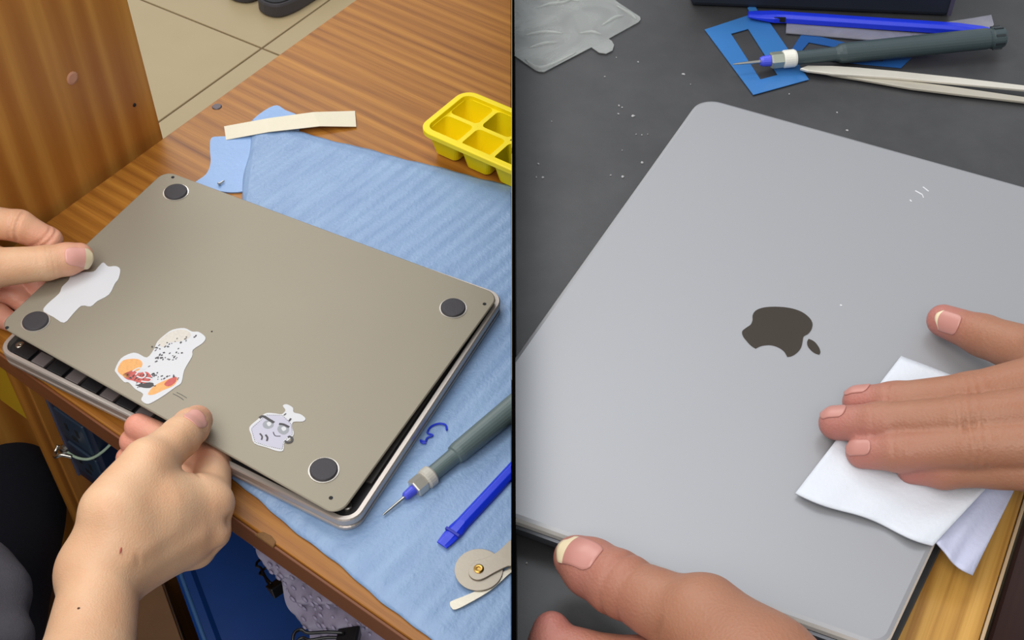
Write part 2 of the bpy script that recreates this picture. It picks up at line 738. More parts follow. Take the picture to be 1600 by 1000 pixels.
def brushed(name, col, rough, metal, along=None, k=0.08, spec=0.5):
    """anodised aluminium: soft satin with a very fine grain"""
    m, N, L, P = new_mat(name)
    tc = N.new('ShaderNodeTexCoord')
    n2 = N.new('ShaderNodeTexNoise')
    n2.inputs['Scale'].default_value = 2600
    n2.inputs['Detail'].default_value = 2
    L.new(tc.outputs['Object'], n2.inputs['Vector'])
    bp = N.new('ShaderNodeBump')
    bp.inputs['Strength'].default_value = k
    bp.inputs['Distance'].default_value = 0.0002
    L.new(n2.outputs['Fac'], bp.inputs['Height'])
    L.new(bp.outputs[0], P.inputs['Normal'])
    n1 = N.new('ShaderNodeTexNoise')
    n1.inputs['Scale'].default_value = 14
    L.new(tc.outputs['Object'], n1.inputs['Vector'])
    mr = N.new('ShaderNodeMapRange')
    mr.inputs['To Min'].default_value = rough - 0.04
    mr.inputs['To Max'].default_value = rough + 0.04
    L.new(n1.outputs['Fac'], mr.inputs['Value'])
    L.new(mr.outputs[0], P.inputs['Roughness'])
    P.inputs['Base Color'].default_value = col
    P.inputs['Metallic'].default_value = metal
    P.inputs['Specular IOR Level'].default_value = spec
    return m


M['cover'] = brushed('warm_grey_aluminium', rgb(146, 138, 122), 0.5, 0.35)
M['chassis'] = brushed('chassis_aluminium', rgb(200, 190, 182), 0.34, 0.6)
M['lid'] = brushed('silver_aluminium', rgb(158, 159, 163), 0.5, 0.45)
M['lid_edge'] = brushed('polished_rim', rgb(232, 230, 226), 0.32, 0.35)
M['base_dark'] = brushed('grey_base_aluminium', rgb(96, 100, 108), 0.4, 0.6)


def foam_mat():
    m, N, L, P = new_mat('blue_foam_sheet')
    tc = N.new('ShaderNodeTexCoord')
    rot = N.new('ShaderNodeVectorRotate')
    rot.rotation_type = 'Z_AXIS'
    rot.inputs['Angle'].default_value = -yawU
    L.new(tc.outputs['Object'], rot.inputs['Vector'])
    mp = N.new('ShaderNodeMapping')
    mp.inputs['Scale'].default_value = (90, 22, 22)
    L.new(rot.outputs[0], mp.inputs['Vector'])
    nz = N.new('ShaderNodeTexNoise')
    nz.inputs['Scale'].default_value = 1
    nz.inputs['Detail'].default_value = 5
    L.new(mp.outputs[0], nz.inputs['Vector'])
    cr = N.new('ShaderNodeValToRGB')
    e = cr.color_ramp.elements
    e[0].position, e[1].position = 0.32, 0.72
    e[0].color, e[1].color = rgb(124, 153, 193), rgb(138, 167, 204)
    L.new(nz.outputs['Fac'], cr.inputs['Fac'])
    L.new(cr.outputs['Color'], P.inputs['Base Color'])
    n2 = N.new('ShaderNodeTexNoise')
    n2.inputs['Scale'].default_value = 420
    n2.inputs['Detail'].default_value = 4
    L.new(tc.outputs['Object'], n2.inputs['Vector'])
    ad = N.new('ShaderNodeMath')
    ad.operation = 'ADD'
    L.new(n2.outputs['Fac'], ad.inputs[0])
    L.new(nz.outputs['Fac'], ad.inputs[1])
    bp = N.new('ShaderNodeBump')
    bp.inputs['Strength'].default_value = 0.35
    bp.inputs['Distance'].default_value = 0.0012
    L.new(ad.outputs[0], bp.inputs['Height'])
    L.new(bp.outputs[0], P.inputs['Normal'])
    P.inputs['Roughness'].default_value = 0.36
    P.inputs['Specular IOR Level'].default_value = 0.5
    return m


M['foam'] = foam_mat()

# ------------------------------------------------------------------ the setting: tiled floor and the divider between the two benches
FL = -CZ
v, f = slab([(-3.2, 0.0, -0.004), (3.0, 0.0, -0.004), (3.0, 5.2, -0.004), (-3.2, 5.2, -0.004)], 0.1)
floor = mk('floor', v, f, M['grout'])
floor['kind'] = 'structure'
t0 = at(409, 75, FL)
tu = (at(514, 0, FL) - t0).normalized()
tv = Vector((-tu.y, tu.x, 0))
TS = 0.60
tile_me = None
for i in range(-4, 4):
    for j in range(-4, 5):
        c = t0 + tu * ((i + 0.5) * TS) + tv * ((j + 0.5) * TS)
        if not (-2.6 < c.x < 2.4 and 0.5 < c.y < 4.7):
            continue
        if tile_me is None:
            h = TS / 2 - 0.0022
            loop = [c + tu * (a * h) + tv * (b * h) for a, b in ((-1, -1), (1, -1), (1, 1), (-1, 1))]
            v, f = slab(loop, 0.008)
            o = mk('tile', v, f, M['tile'], floor, bevel=0.0015)
            tile_me = o.data
            tile_c = c.copy()
        else:
            o = bpy.data.objects.new('tile', tile_me)
            C.objects.link(o)
            o.parent = floor
            o.location = c - tile_c
            bv = o.modifiers.new('bevel', 'BEVEL')
            bv.width = 0.0015
            bv.segments = 2

v, f = slab([(0.0, 0.12, CZ - 0.372), (0.0014, 0.12, CZ - 0.372), (0.0014, 1.5, CZ - 0.372), (0.0, 1.5, CZ - 0.372)], CZ - 0.376)
wd = mk('wall_middle', v, f, M['divider'])
wd['kind'] = 'structure'

# ------------------------------------------------------------------ tall wooden board behind the desk
pe = at(258, 208, TAB) - V_ * 0 + Vector((-SD.y, SD.x, 0)) * 0.004
nrm = Vector((-SD.y, SD.x, 0))                 # away from the desk
a, b = pe - SD * 0.56, pe
zt, zb = max(on_plane(-10, -12, pe, nrm).z, on_plane(205, -12, pe, nrm).z) + 0.02, 0.0015
cab = thing('wood_cabinet', (a + b) / 2 * 1 + nrm * 0.15 - Z * ((a + b) / 2).z, 'brown wood-grain cabinet standing behind the desk edge on the tiled floor', 'cabinet')


def q(p, z):
    return Vector((p.x, p.y, z))


v, f = slab([q(a, zt), q(b, zt), q(b + nrm * 0.018, zt), q(a + nrm * 0.018, zt)], zt - zb)
mk('side_panel', v, f, M['board'], cab, bevel=0.0012)
v, f = slab([q(a + nrm * 0.0185, zt - 0.03), q(b - SD * 0.03 + nrm * 0.0185, zt - 0.03), q(b - SD * 0.03 + nrm * 0.30, zt - 0.03), q(a + nrm * 0.30, zt - 0.03)], zt - 0.08)
mk('carcass', v, f, M['board'], cab, bevel=0.001)
# pink filled screw hole and a small dark nail hole in the board
for px, py, r, mt, nm in ((113, 122, 0.0052, plain('pink_filler', rgb(206, 150, 120), 0.7), 'filled_hole'), (210, 164, 0.0016, M['hole'], 'nail_hole')):
    p = on_plane(px, py, q(b, 1.0), nrm)
    v, f = lathe(p + nrm * 0.0015, p - nrm * 0.0008, [(0, r), (0.0018, r), (0.0023, r * 0.7)], 14)
    mk(nm, v, f, mt, cab, label='small pinkish filled screw hole' if r > 0.003 else None)

# ------------------------------------------------------------------ left desk
den = U.x * SD.y - U.y * SD.x
w = sA - fA
tt = (w.x * SD.y - w.y * SD.x) / den
P0 = fA + U * tt                               # front left corner of the desk top
Pr = P0 + U * 1.75
Pb = P0 + SD * 1.25
desk = thing('work_desk', (P0.x + 0.55, P0.y + 0.2, 0.0), 'wood-grain work desk with dark edge band under the blue foam sheet', 'desk')
pts = [P0, Pr, Pr + SD * 1.25, Pb]
v, f = slab(pts, 0.016)
top = mk('desk_top', v, f, M['desk'], desk, clip=NEG, bevel=0.0012)
# dark edge band on the front
v, f = slab([P0 - V_ * 0.0022 - Z * 0.0012, Pr - V_ * 0.0022 - Z * 0.0012, Pr - V_ * 0.0002 - Z * 0.0012, P0 - V_ * 0.0002 - Z * 0.0012], 0.0180)
mk('edge_band', v, f, M['edge'], desk, clip=NEG, bevel=0.0006)
# chip in the band where the laminate has peeled
pc = at(416, 841, TAB) + V_ * 0.0008
ch = [(-.0085, -.0030, .0004), (.0080, -.0030, .0004), (.0070, .0012, .0004), (.0010, .0026, .0004), (-.0050, .0016, .0004)]
v, f = slab([pc + U * a_ + V_ * b_ + Z * c_ for a_, b_, c_ in ch], 0.0026)
mk('chipped_spot', v, f, plain('chipped_edge', rgb(120, 84, 44), 0.8, 0, 0.6, 500, 0.3), desk, bevel=0.001)
# flat screw cap let into the top near the side edge
p = at(339, 167, TAB)
v, f = lathe(p - Z * 0.004, p + Z, [(0, 0.0042), (0.0043, 0.0042), (0.0048, 0.0036)], 20)
mk('screw_cap', v, f, plain('grey_screw', rgb(92, 84, 88), 0.4, 0.6), desk, label='grey screw cap')
# end panel below the top
e0 = at(0, 560, TAB - 0.018)
e1 = at(38, 584, TAB - 0.018)
ew = (e1 - e0).dot(U)
eb = fA + U * ((e0 - fA).dot(U) - 0.010) + V_ * 0.006
eb.z = CZ + TAB - 0.0185
loop = [eb, eb + U * ew, eb + U * ew + V_ * 0.52, eb + V_ * 0.52]
v, f = slab(loop, eb.z - 0.001)
mk('end_panel', v, f, M['under'], desk, bevel=0.001)
# a shelf below
sh = eb + U * (ew + 0.001)
v, f = slab([q(sh + V_ * 0.10, 0.30), q(sh + U * 0.16 + V_ * 0.10, 0.30), q(sh + U * 0.16 + V_ * 0.5, 0.30), q(sh + V_ * 0.5, 0.30)], 0.016)
mk('shelf', v, f, M['under'], desk)

# ------------------------------------------------------------------ blue foam sheet
cA, cB, cC, cD = at(396, 190, TAB), at(812, 296, TAB), at(830, 1130, TAB), at(318, 714, TAB)
nu, nv = 170, 150
rng = random.Random(3)
ph = [rng.uniform(0, 6.28) for _ in range(8)]
Vv, Ff = [], []


def mat_h(p):
    a = p.dot(U)
    b = p.dot(V_)
    r = math.sin(2 * math.pi * a / 0.0118 + 1.3 * math.sin(b * 14 + ph[0]) + 0.6 * math.sin(b * 37 + ph[1]))
    lo = 0.0010 * math.sin(a * 31 + ph[2]) * math.sin(b * 23 + ph[3])
    back = min(1, max(0.25, (b - (cD.dot(V_))) * 4))
    return 0.0030 + 0.00030 * r * (0.45 + 0.55 * back) + 0.0006 * (1 + lo / 0.001)


for i in range(nu + 1):
    for j in range(nv + 1):
        s, t = i / nu, j / nv
        p = (cD * (1 - s) + cC * s) * (1 - t) + (cA * (1 - s) + cB * s) * t
        e = 0.0006 * math.sin(s * 23 + ph[4]) + 0.0003 * math.sin(s * 71 + ph[5])
        p = p + V_ * e * (1 if j in (0, nv) else 0) + U * (0.0015 * math.sin(t * 30) if i == 0 else 0)
        edge = min(1.0, min(i, j, nv - j) / 4.0)
        Vv.append(p + Z * (0.0016 + (mat_h(p) - 0.0016) * edge))
K = len(Vv)
for i in range(nu):
    for j in range(nv):
        k = i * (nv + 1) + j
        Ff.append([k, k + nv + 1, k + nv + 2, k + 1])
Vv += [Vector((p.x, p.y, CZ + TAB + 0.0003)) for p in Vv]
rim = [i * (nv + 1) for i in range(nu + 1)] + [nu * (nv + 1) + j for j in range(1, nv + 1)] \
    + [i * (nv + 1) + nv for i in range(nu - 1, -1, -1)] + [j for j in range(nv - 1, 0, -1)]
for i in range(len(rim)):
    a_, b_ = rim[i], rim[(i + 1) % len(rim)]
    Ff.append([a_, b_, b_ + K, a_ + K])
Ff.append([r + K for r in rim])
mat = thing('foam_sheet', Vector(((cA.x + cC.x) / 2, (cA.y + cC.y) / 2, CZ + TAB)), 'pale blue rippled foam sheet spread over the wooden desk', 'mat')
mk('sheet', Vv, Ff, M['foam'], mat, smooth=True, clip=NEG)
# loose corner flap folded out at the top left
fp = [(330, 216), (345, 213), (384, 211), (396, 186), (428, 165), (446, 172), (470, 188), (452, 240), (420, 285), (372, 300), (330, 296), (303, 288), (322, 272), (329, 254), (328, 234)]
loop = smooth_line([at(x, y, TAB + 0.0014) for x, y in fp], 4, True)
v, f = slab(loop, 0.0011)
mk('corner_flap', v, f, plain('blue_foam_flap', rgb(134, 168, 216), 0.35, 0, 0.3, 300), mat, label='darker loose corner of the foam sheet')
# pen mark
ln = smooth_line([at(x, y, TAB + 0.0048) for x, y in ((698, 672), (696, 664), (685, 662), (673, 667), (668, 676), (676, 680), (668, 684), (664, 690), (657, 688), (660, 692), (666, 692))], 6)
v, f = tube(ln, 0.0007, 6)
mk('pen_mark', v, f, M['ink'], mat, label='blue handwritten squiggle')

# ------------------------------------------------------------------ masking tape strip
tp = [at(x, y, TAB + 0.0052) for x, y in ((349, 192), (420, 184.5), (490, 175), (554, 168), (556, 192.5), (500, 197), (420, 206), (352, 213))]
tp[0].z -= 0.0035
tp[7].z -= 0.0035
tp[3].z -= 0.0035
tp[4].z -= 0.0035
v = tp + [p - Z * 0.0004 for p in tp]
f = [[0, 1, 6, 7], [1, 2, 5, 6], [2, 3, 4, 5], [8, 15, 14, 9], [9, 14, 13, 10], [10, 13, 12, 11]]
f += [[i, (i + 1) % 8, (i + 1) % 8 + 8, i + 8] for i in range(8)]
tag(mk('masking_tape', v, f, M['tape']), 'short cream strip of masking tape holding the foam sheet corner', 'tape')

# ------------------------------------------------------------------ yellow compartment tray
TH = 0.028
rz = TAB + TH
k0, k1 = at(650, 200, rz), at(718, 134, rz)            # left short side of the rim
tw = (k1 - k0).length
along = (at(800, 266, rz) - k0).normalized()
acr = (k1 - k0).normalized()
acr = (acr - along * acr.dot(along)).normalized()
tray = thing('compartment_tray', k0 + along * 0.06 + acr * tw / 2 - Z * TH, 'bright yellow plastic tray with square cups at the back of the desk', 'tray')


def tp_(a_, b_, z_):
    return Vector((k0.x, k0.y, CZ)) + along * a_ + acr * b_ + Z * (TAB + z_)


cw = (tw - 0.010) / 2                                   # cup pitch across
cl = cw * 1.12                                          # cup pitch along
ncol = 4
total = 0.010 + ncol * cl
outer = round_corners([tp_(0, 0, TH), tp_(total, 0, TH), tp_(total, tw, TH), tp_(0, tw, TH)], 0.013, 6)


def off(loop, d, z_):
    c = inset(loop, d)
    return [Vector((p.x, p.y, CZ + TAB + z_)) for p in c]


v, f = rings([off(outer, 0.0014, TH - 0.0052), off(outer, 0.0, TH - 0.0050), off(outer, 0.0, TH - 0.0008), off(outer, 0.0012, TH), off(outer, 0.0058, TH), off(outer, 0.0064, TH - 0.0036), off(outer, 0.0014, TH - 0.0052)], False, False)
mk('rim', v, f, M['yellow'], tray, smooth=False, clip=NEG, bevel=0.0004)
for i in range(ncol):
    for j in range(2):
        a0, b0 = 0.005 + i * cl, 0.005 + j * cw
        g, w_ = 0.0009, 0.0011

        def sq(d, z_, r):
            return round_corners([tp_(a0 + d, b0 + d, z_), tp_(a0 + cl - d, b0 + d, z_), tp_(a0 + cl - d, b0 + cw - d, z_), tp_(a0 + d, b0 + cw - d, z_)], r, 4)
        zt_ = TH - 0.0045
        v, f = rings([sq(g + w_ + 0.0045, 0.0028, 0.004), sq(g + w_ + 0.0032, 0.0048, 0.0045), sq(g + w_, zt_ + 0.0012, 0.004), sq(0.0, zt_ + 0.0012, 0.0004), sq(0.0, zt_ - 0.003, 0.0004), sq(g + 0.0005, zt_ - 0.003, 0.003), sq(g + 0.0034, 0.0022, 0.005), sq(g + 0.0052, 0.0004, 0.004)], True, True)
        if min(p.x for p in v) < -0.002:
            mk('cup', v, f, M['yellow'], tray, smooth=False, clip=NEG)

# ------------------------------------------------------------------ opened laptop lying upside down, its bottom cover held above it
bq = [at(262, 274, TAB + 0.0152), at(790, 461, TAB + 0.0152), at(553, 841, TAB + 0.004), at(1, 564, TAB + 0.004)]
for p in bq:
    p.z = CZ + TAB + 0.004
lap = thing('open_laptop', (sum((p.x for p in bq)) / 4, sum((p.y for p in bq)) / 4, CZ + TAB + 0.0042), 'silver laptop lying upside down and opened on the blue foam sheet', 'laptop')
RC = 0.012
bl = round_corners(bq, RC, 8)


def lv(loop, d, dz):
    return [p + Z * dz for p in (inset(loop, d) if d else loop)]


v, f = rings([lv(bl, 0.0016, 0.0004), lv(bl, 0.0004, 0.0010), lv(bl, 0.0002, 0.0034), lv(bl, 0.0010, 0.0041)])
mk('screen_lid', v, f, M['chassis'], lap, smooth=False)
v, f = rings([lv(bl, 0.0030, 0.0036), lv(bl, 0.0008, 0.0052), lv(bl, 0.0, 0.0062), lv(bl, 0.0, 0.0105), lv(bl, 0.0007, 0.0114), lv(bl, 0.0034, 0.0114), lv(bl, 0.0036, 0.0070)], True, True)
mk('chassis', v, f, M['chassis'], lap, smooth=False)
inner = plain('laptop_inside', rgb(38, 36, 38), 0.5, 0.2, 0.1, 300, 0.3)
v, f = rings([lv(bl, 0.0042, 0.0072), lv(bl, 0.0042, 0.0080)])
mk('inner_tray', v, f, inner, lap)
fb = (bq[2] - bq[3])
fl_ = fb.length
fb.normalize()
fn = Vector((-fb.y, fb.x, 0))
cell = plain('battery_cell', rgb(26, 24, 27), 0.45, 0, 0.05, 200)
boss = plain('grey_speaker', rgb(112, 104, 104), 0.45, 0.4)
for k in range(9):
    c = bq[3] + fb * (0.018 + k * 0.0152) + fn * 0.0095 + Z * 0.0095
    v, f = box(c, fb, fn, Z, 0.0056 if k % 2 else 0.0066, 0.0050, 0.0012)
    mk('inner_block', v, f, boss if k % 2 else cell, lap, bevel=0.0004)
for k in range(3):
    c = bq[3] + fb * (0.165 + k * 0.045) + fn * 0.012 + Z * 0.0095
    v, f = box(c, fb, fn, Z, 0.020, 0.0060, 0.0010)
    mk('battery', v, f, cell, lap, bevel=0.0006)
for k in range(4):
    c = bq[3] + fb * (0.06 + k * 0.06) + fn * 0.075 + Z * 0.0094
    v, f = box(c, fb, fn, Z, 0.027, 0.050, 0.0010)
    mk('battery', v, f, cell, lap, bevel=0.001)
c = bq[2] + (bq[1] - bq[2]) * 0.5 - fb * 0.010 + Z * 0.0094
rd = (bq[1] - bq[2]).normalized()
v, f = box(c, rd, Vector((-rd.y, rd.x, 0)), Z, 0.075, 0.0042, 0.0010)
mk('side_strip', v, f, plain('dark_gasket', rgb(58, 54, 54), 0.5), lap, bevel=0.0005)
for k, (a_, b_) in enumerate(((0.010, 0.012), (fl_ - 0.012, 0.012))):
    c = bq[3] + fb * a_ + fn * b_ + Z * 0.0082
    v, f = lathe(c, c + Z, [(0, 0.003), (0.0022, 0.003), (0.0026, 0.0022), (0.0026, 0.0012), (0.0016, 0.0010)], 14)
    mk('screw_post', v, f, M['steel'], lap, smooth=False)

# cover
cz = (-0.5995, -0.5995, -0.5900)
kTR, kBR, kBL = at(781, 460, cz[0]), at(529, 807, cz[1]), at(-2, 508, cz[2])
cn = (kTR - kBR).cross(kBL - kBR).normalized()
if cn.z < 0:
    cn = -cn
kTL = on_plane(258, 266, kBR, cn)
cq = [kTL, kTR, kBR, kBL]
cov = thing('laptop_bottom_cover', sum(cq, Vector((0, 0, 0))) / 4, 'warm grey metal laptop bottom cover with stickers and black feet lifted by two hands', 'laptop cover')
cl_ = round_corners(cq, 0.0095, 8)
v, f = rings([inset(cl_, 0.0007), [p - cn * 0.0005 for p in cl_], [p - cn * 0.0012 for p in cl_], [p - cn * 0.0016 for p in inset(cl_, 0.0006)]])
mk('plate', v, f, M['cover'], cov, bevel=0)


def cpt(px, py, h=0.0):
    return on_plane(px, py, kBR + cn * h, cn)


foot_m = plain('black_foot', rgb(50, 47, 52), 0.55, 0, 0.15, 900)
for px, py in ((275, 301), (56, 503), (506, 735), (708, 482)):
    p = cpt(px, py, 0.0)
    v, f = lathe(p, p + cn, [(0, 0.0096), (0.0005, 0.0095), (0.0005, 0.0084)], 36)
    ft = mk('foot_ring', v, f, M['metal_edge'], cov, smooth=False)
    v, f = lathe(p, p + cn, [(0.0001, 0.0086), (0.0014, 0.0086), (0.0019, 0.0080), (0.0020, 0.0060)], 36)
    mk('rubber_foot', v, f, foot_m, ft, smooth=False, label='round black rubber foot')
for px, py in ((270, 277), (11, 512), (517, 778), (757, 475), (331, 518)):
    p = cpt(px, py, 0.0)
    v, f = lathe(p, p + cn, [(0, 0.0013 if px != 331 else 0.0006), (0.00015, 0.0013 if px != 331 else 0.0006), (0.0002, 0.0005)], 14)
    mk('screw_hole', v, f, M['hole'], cov)


def sticker(name, pts, label, sm=4, h=0.00035):
    loop = smooth_line([cpt(x, y, h) for x, y in pts], sm, True)
    v, f = slab(loop, h - 0.00005, cn)
    return mk(name, v, f, M['white'], cov, label=label)


def patch(parent, pts, mt, h=0.00042, closed=True, sm=4, name='print'):
    loop = smooth_line([cpt(x, y, h) for x, y in pts], sm, True)
    v, f = slab(loop, 0.00006, cn)
    return mk(name, v, f, mt, parent)


def stroke(pts, w_, h=0.00042, sm=4):
    """flat inked stroke lying on the cover"""
    P_ = smooth_line([cpt(x, y, h) for x, y in pts], sm)
    L_, R_ = [], []
    for i, p in enumerate(P_):
        d = (P_[min(i + 1, len(P_) - 1)] - P_[max(i - 1, 0)]).normalized()
        s_ = cn.cross(d) * w_
        L_.append(p + s_)
        R_.append(p - s_)
    k = len(P_)
    return L_ + R_, [[i, i + 1, k + i + 1, k + i] for i in range(k - 1)]


def z3(pts):
    return [(x / 3.845, 300 + y / 3.845) for x, y in pts]


def z4(pts):
    return [(x / 3.333, 500 + y / 3.333) for x, y in pts]


def z8(pts):
    return [(160 + x / 4.168, 490 + y / 4.168) for x, y in pts]


sticker('sticker', z3([(260, 715), (285, 672), (355, 610), (372, 570), (412, 530), (425, 502), (480, 482), (560, 478), (590, 450), (620, 423), (650, 447), (695, 445), (722, 465), (712, 520), (690, 550), (655, 615), (585, 655), (545, 687), (490, 683), (440, 730), (385, 785), (320, 750)]), 'blank white wavy-edged sticker', 3)
s2 = sticker('sticker', z4([(600, 255), (630, 200), (685, 172), (720, 175), (765, 195), (800, 155), (820, 112), (860, 75), (900, 50), (960, 42), (1000, 60), (1035, 62), (1070, 90), (1055, 120), (1005, 155), (1000, 190), (960, 260), (945, 325), (915, 348), (860, 388), (800, 425), (765, 437), (735, 415), (745, 385), (705, 360), (670, 325), (645, 322), (605, 275)]), 'white die-cut sticker with abstract orange, red and black smudges', 3)
org = plain('orange_print', rgb(226, 164, 96), 0.5, var=0.25, bscale=3000)
red = plain('red_print', rgb(190, 84, 78), 0.5, var=0.3, bscale=3000)
blk = plain('black_print', rgb(62, 58, 62), 0.5)
gry = plain('grey_print', rgb(150, 154, 160), 0.5)
bge = plain('beige_print', rgb(206, 200, 190), 0.5, var=0.15, bscale=3000)
patch(s2, z4([(612, 262), (635, 215), (680, 202), (725, 206), (742, 230), (722, 262), (690, 270), (668, 300), (640, 292)]), org)
patch(s2, z4([(640, 285), (690, 262), (720, 275), (765, 270), (790, 300), (770, 330), (720, 325), (690, 315), (660, 308)]), red)
patch(s2, z4([(770, 385), (800, 345), (850, 318), (900, 300), (925, 305), (905, 340), (850, 365), (800, 388)]), org)
patch(s2, z4([(855, 335), (880, 308), (918, 296), (912, 325), (880, 345)]), red, 0.00048)
patch(s2, z4([(705, 338), (735, 335), (770, 325), (800, 330), (785, 352), (745, 352)]), blk, 0.00048)
patch(s2, z4([(822, 118), (860, 80), (905, 56), (955, 50), (990, 66), (985, 92), (930, 112), (880, 118), (850, 140)]), bge)
sr = random.Random(5)
bits = []
for (x0, y0), (x1, y1), n_ in (((800, 150), (1010, 90), 20), ((775, 215), (930, 150), 12), ((880, 215), (930, 180), 7), ((690, 300), (830, 290), 26), ((720, 340), (800, 335), 14), ((760, 240), (1000, 160), 9), ((800, 300), (930, 300), 12), ((660, 270), (700, 320), 8)):
    for _ in range(n_):
        t_ = sr.random()
        x = x0 + (x1 - x0) * t_ + sr.uniform(-14, 14)
        y = y0 + (y1 - y0) * t_ + sr.uniform(-14, 14)
        a_ = sr.uniform(0.1, 1.0)
        l_ = sr.uniform(5, 13)
        bits.append(stroke(z4([(x, y), (x + l_ * math.cos(a_) * 0.6, y - l_ * math.sin(a_) * 0.4), (x + l_ * math.cos(a_), y - l_ * math.sin(a_))]), sr.uniform(0.00025, 0.0006), 0.00050, 2))
v, f = join(*bits)
mk('print', v, f, blk, s2)
bits = [stroke(z4(p_), 0.0005, 0.00052, 3) for p_ in ([(705, 285), (735, 262), (758, 285), (740, 302), (712, 292)], [(760, 300), (790, 306), (775, 322), (735, 318)], [(690, 268), (720, 250), (755, 256)])]
v, f = join(*bits)
mk('print', v, f, M['white'], s2)

s3 = sticker('sticker', z8([(957, 740), (1010, 690), (1060, 650), (1110, 648), (1160, 655), (1178, 648), (1192, 628), (1175, 600), (1200, 590), (1240, 612), (1246, 643), (1290, 655), (1322, 682), (1305, 702), (1244, 705), (1236, 740), (1247, 785), (1215, 822), (1185, 842), (1178, 890), (1140, 895), (1070, 872), (990, 845), (970, 790)]), 'small pale sticker shaped like a tied paper bag with a grey sketch', 3)
lav = plain('pale_lavender_print', rgb(190, 188, 204), 0.5)
patch(s3, z8([(972, 745), (1030, 695), (1070, 664), (1170, 668), (1225, 715), (1232, 780), (1180, 825), (1165, 878), (1070, 855), (1000, 830)]), lav, 0.00042)
patch(s3, z8([(1045, 715), (1070, 695), (1110, 705), (1112, 735), (1080, 750), (1050, 740)]), gry, 0.00048)
patch(s3, z8([(1140, 745), (1165, 722), (1210, 738), (1212, 770), (1180, 788), (1148, 772)]), gry, 0.00048)
patch(s3, z8([(1070, 712), (1090, 705), (1100, 722), (1082, 733)]), M['white'], 0.00053)
patch(s3, z8([(1165, 745), (1185, 735), (1198, 752), (1178, 765)]), M['white'], 0.00053)
bits = [stroke(z8(p_), w_, 0.00052, 4) for p_, w_ in (
    ([(1022, 680), (1045, 668), (1085, 690), (1118, 710)], 0.0009), ([(1150, 718), (1180, 722), (1216, 740)], 0.0008),
    ([(1188, 828), (1205, 838), (1230, 832), (1236, 812), (1220, 800), (1208, 806)], 0.0007), ([(1112, 770), (1125, 795), (1160, 798)], 0.0003),
    ([(1025, 780), (1040, 800), (1036, 822)], 0.0005), ([(1062, 788), (1075, 808), (1070, 830)], 0.0006), ([(1215, 700), (1228, 682)], 0.0006), ([(1182, 662), (1196, 650)], 0.0004))]
dash = z8([(970, 750), (1068, 660), (1172, 662), (1230, 720), (1238, 784), (1182, 832), (1170, 884), (1070, 862), (995, 838), (970, 750)])
for (xa, ya), (xb, yb) in zip(dash[:-1], dash[1:]):
    n_ = max(2, int(math.hypot(xb - xa, yb - ya) / 3.0))
    for i in range(n_):
        a_, b_ = (i + 0.15) / n_, (i + 0.65) / n_
        bits.append(stroke([(xa + (xb - xa) * a_, ya + (yb - ya) * a_), (xa + (xb - xa) * b_, ya + (yb - ya) * b_)], 0.00016, 0.0005, 1))
v, f = join(*bits)
mk('print', v, f, blk, s3)
# two faint scratches beside the middle sticker
v, f = join(stroke([(270, 615), (280, 620), (287, 625)], 0.0002, 0.0001), stroke([(276, 613), (284, 617), (292, 622)], 0.0002, 0.0001))
mk('scratch_marks', v, f, blk, cov)['kind'] = 'stuff'

# ------------------------------------------------------------------ tools on the foam sheet
def zr(p, z_):
    return p


a_, b_ = at(598, 805, TAB + 0.0062), at(800, 637, TAB + 0.0125)
d_ = (b_ - a_)
L1 = (at(800, 637, TAB + 0.0125) - a_).length
scr = thing('screwdriver', a_ + d_ * 0.5 - Z * 0.009, 'grey-green precision screwdriver lying on the blue foam sheet beside the opened laptop', 'screwdriver')
ax = d_.normalized()


def part(name, prof, mt, root, a__, b__, n=20, clip=None, label=None, sm=False):
    v, f = lathe(a__, b__, prof, n)
    return mk(name, v, f, mt, root, smooth=sm, clip=clip, label=label)


k = L1 / 262.0      # metres per photograph pixel along the tool
part('needle_bit', [(0, 0.0003), (2 * k, 0.0007), (30 * k, 0.0010), (47 * k, 0.0011)], M['steel'], scr, a_, b_, 12)
part('colour_ring', [(41 * k, 0.0018), (44 * k, 0.0027), (58 * k, 0.0032), (62 * k, 0.0030)], M['violet_plastic'], scr, a_, b_, 16, label='violet ring')
part('hex_nut', [(60 * k, 0.0056), (62 * k, 0.0062), (78 * k, 0.0062), (80 * k, 0.0056)], plain('pale_metal', rgb(206, 202, 192), 0.3, 0.6), scr, a_, b_, 6)
part('collar', [(80 * k, 0.0058), (83 * k, 0.0068), (94 * k, 0.0068), (97 * k, 0.0056)], plain('dirty_white_collar', rgb(190, 186, 176), 0.5, 0, 0.2, 400, 0.15), scr, a_, b_, 24)
part('handle', [(96 * k, 0.0046), (98 * k, 0.0050), (136 * k, 0.0052), (140 * k, 0.0054), (142 * k, 0.0064), (150 * k, 0.0070), (262 * k, 0.0076), (500 * k, 0.0076), (504 * k, 0.006)], M['grey_plastic'], scr, a_, b_, 24, NEG, sm=False)

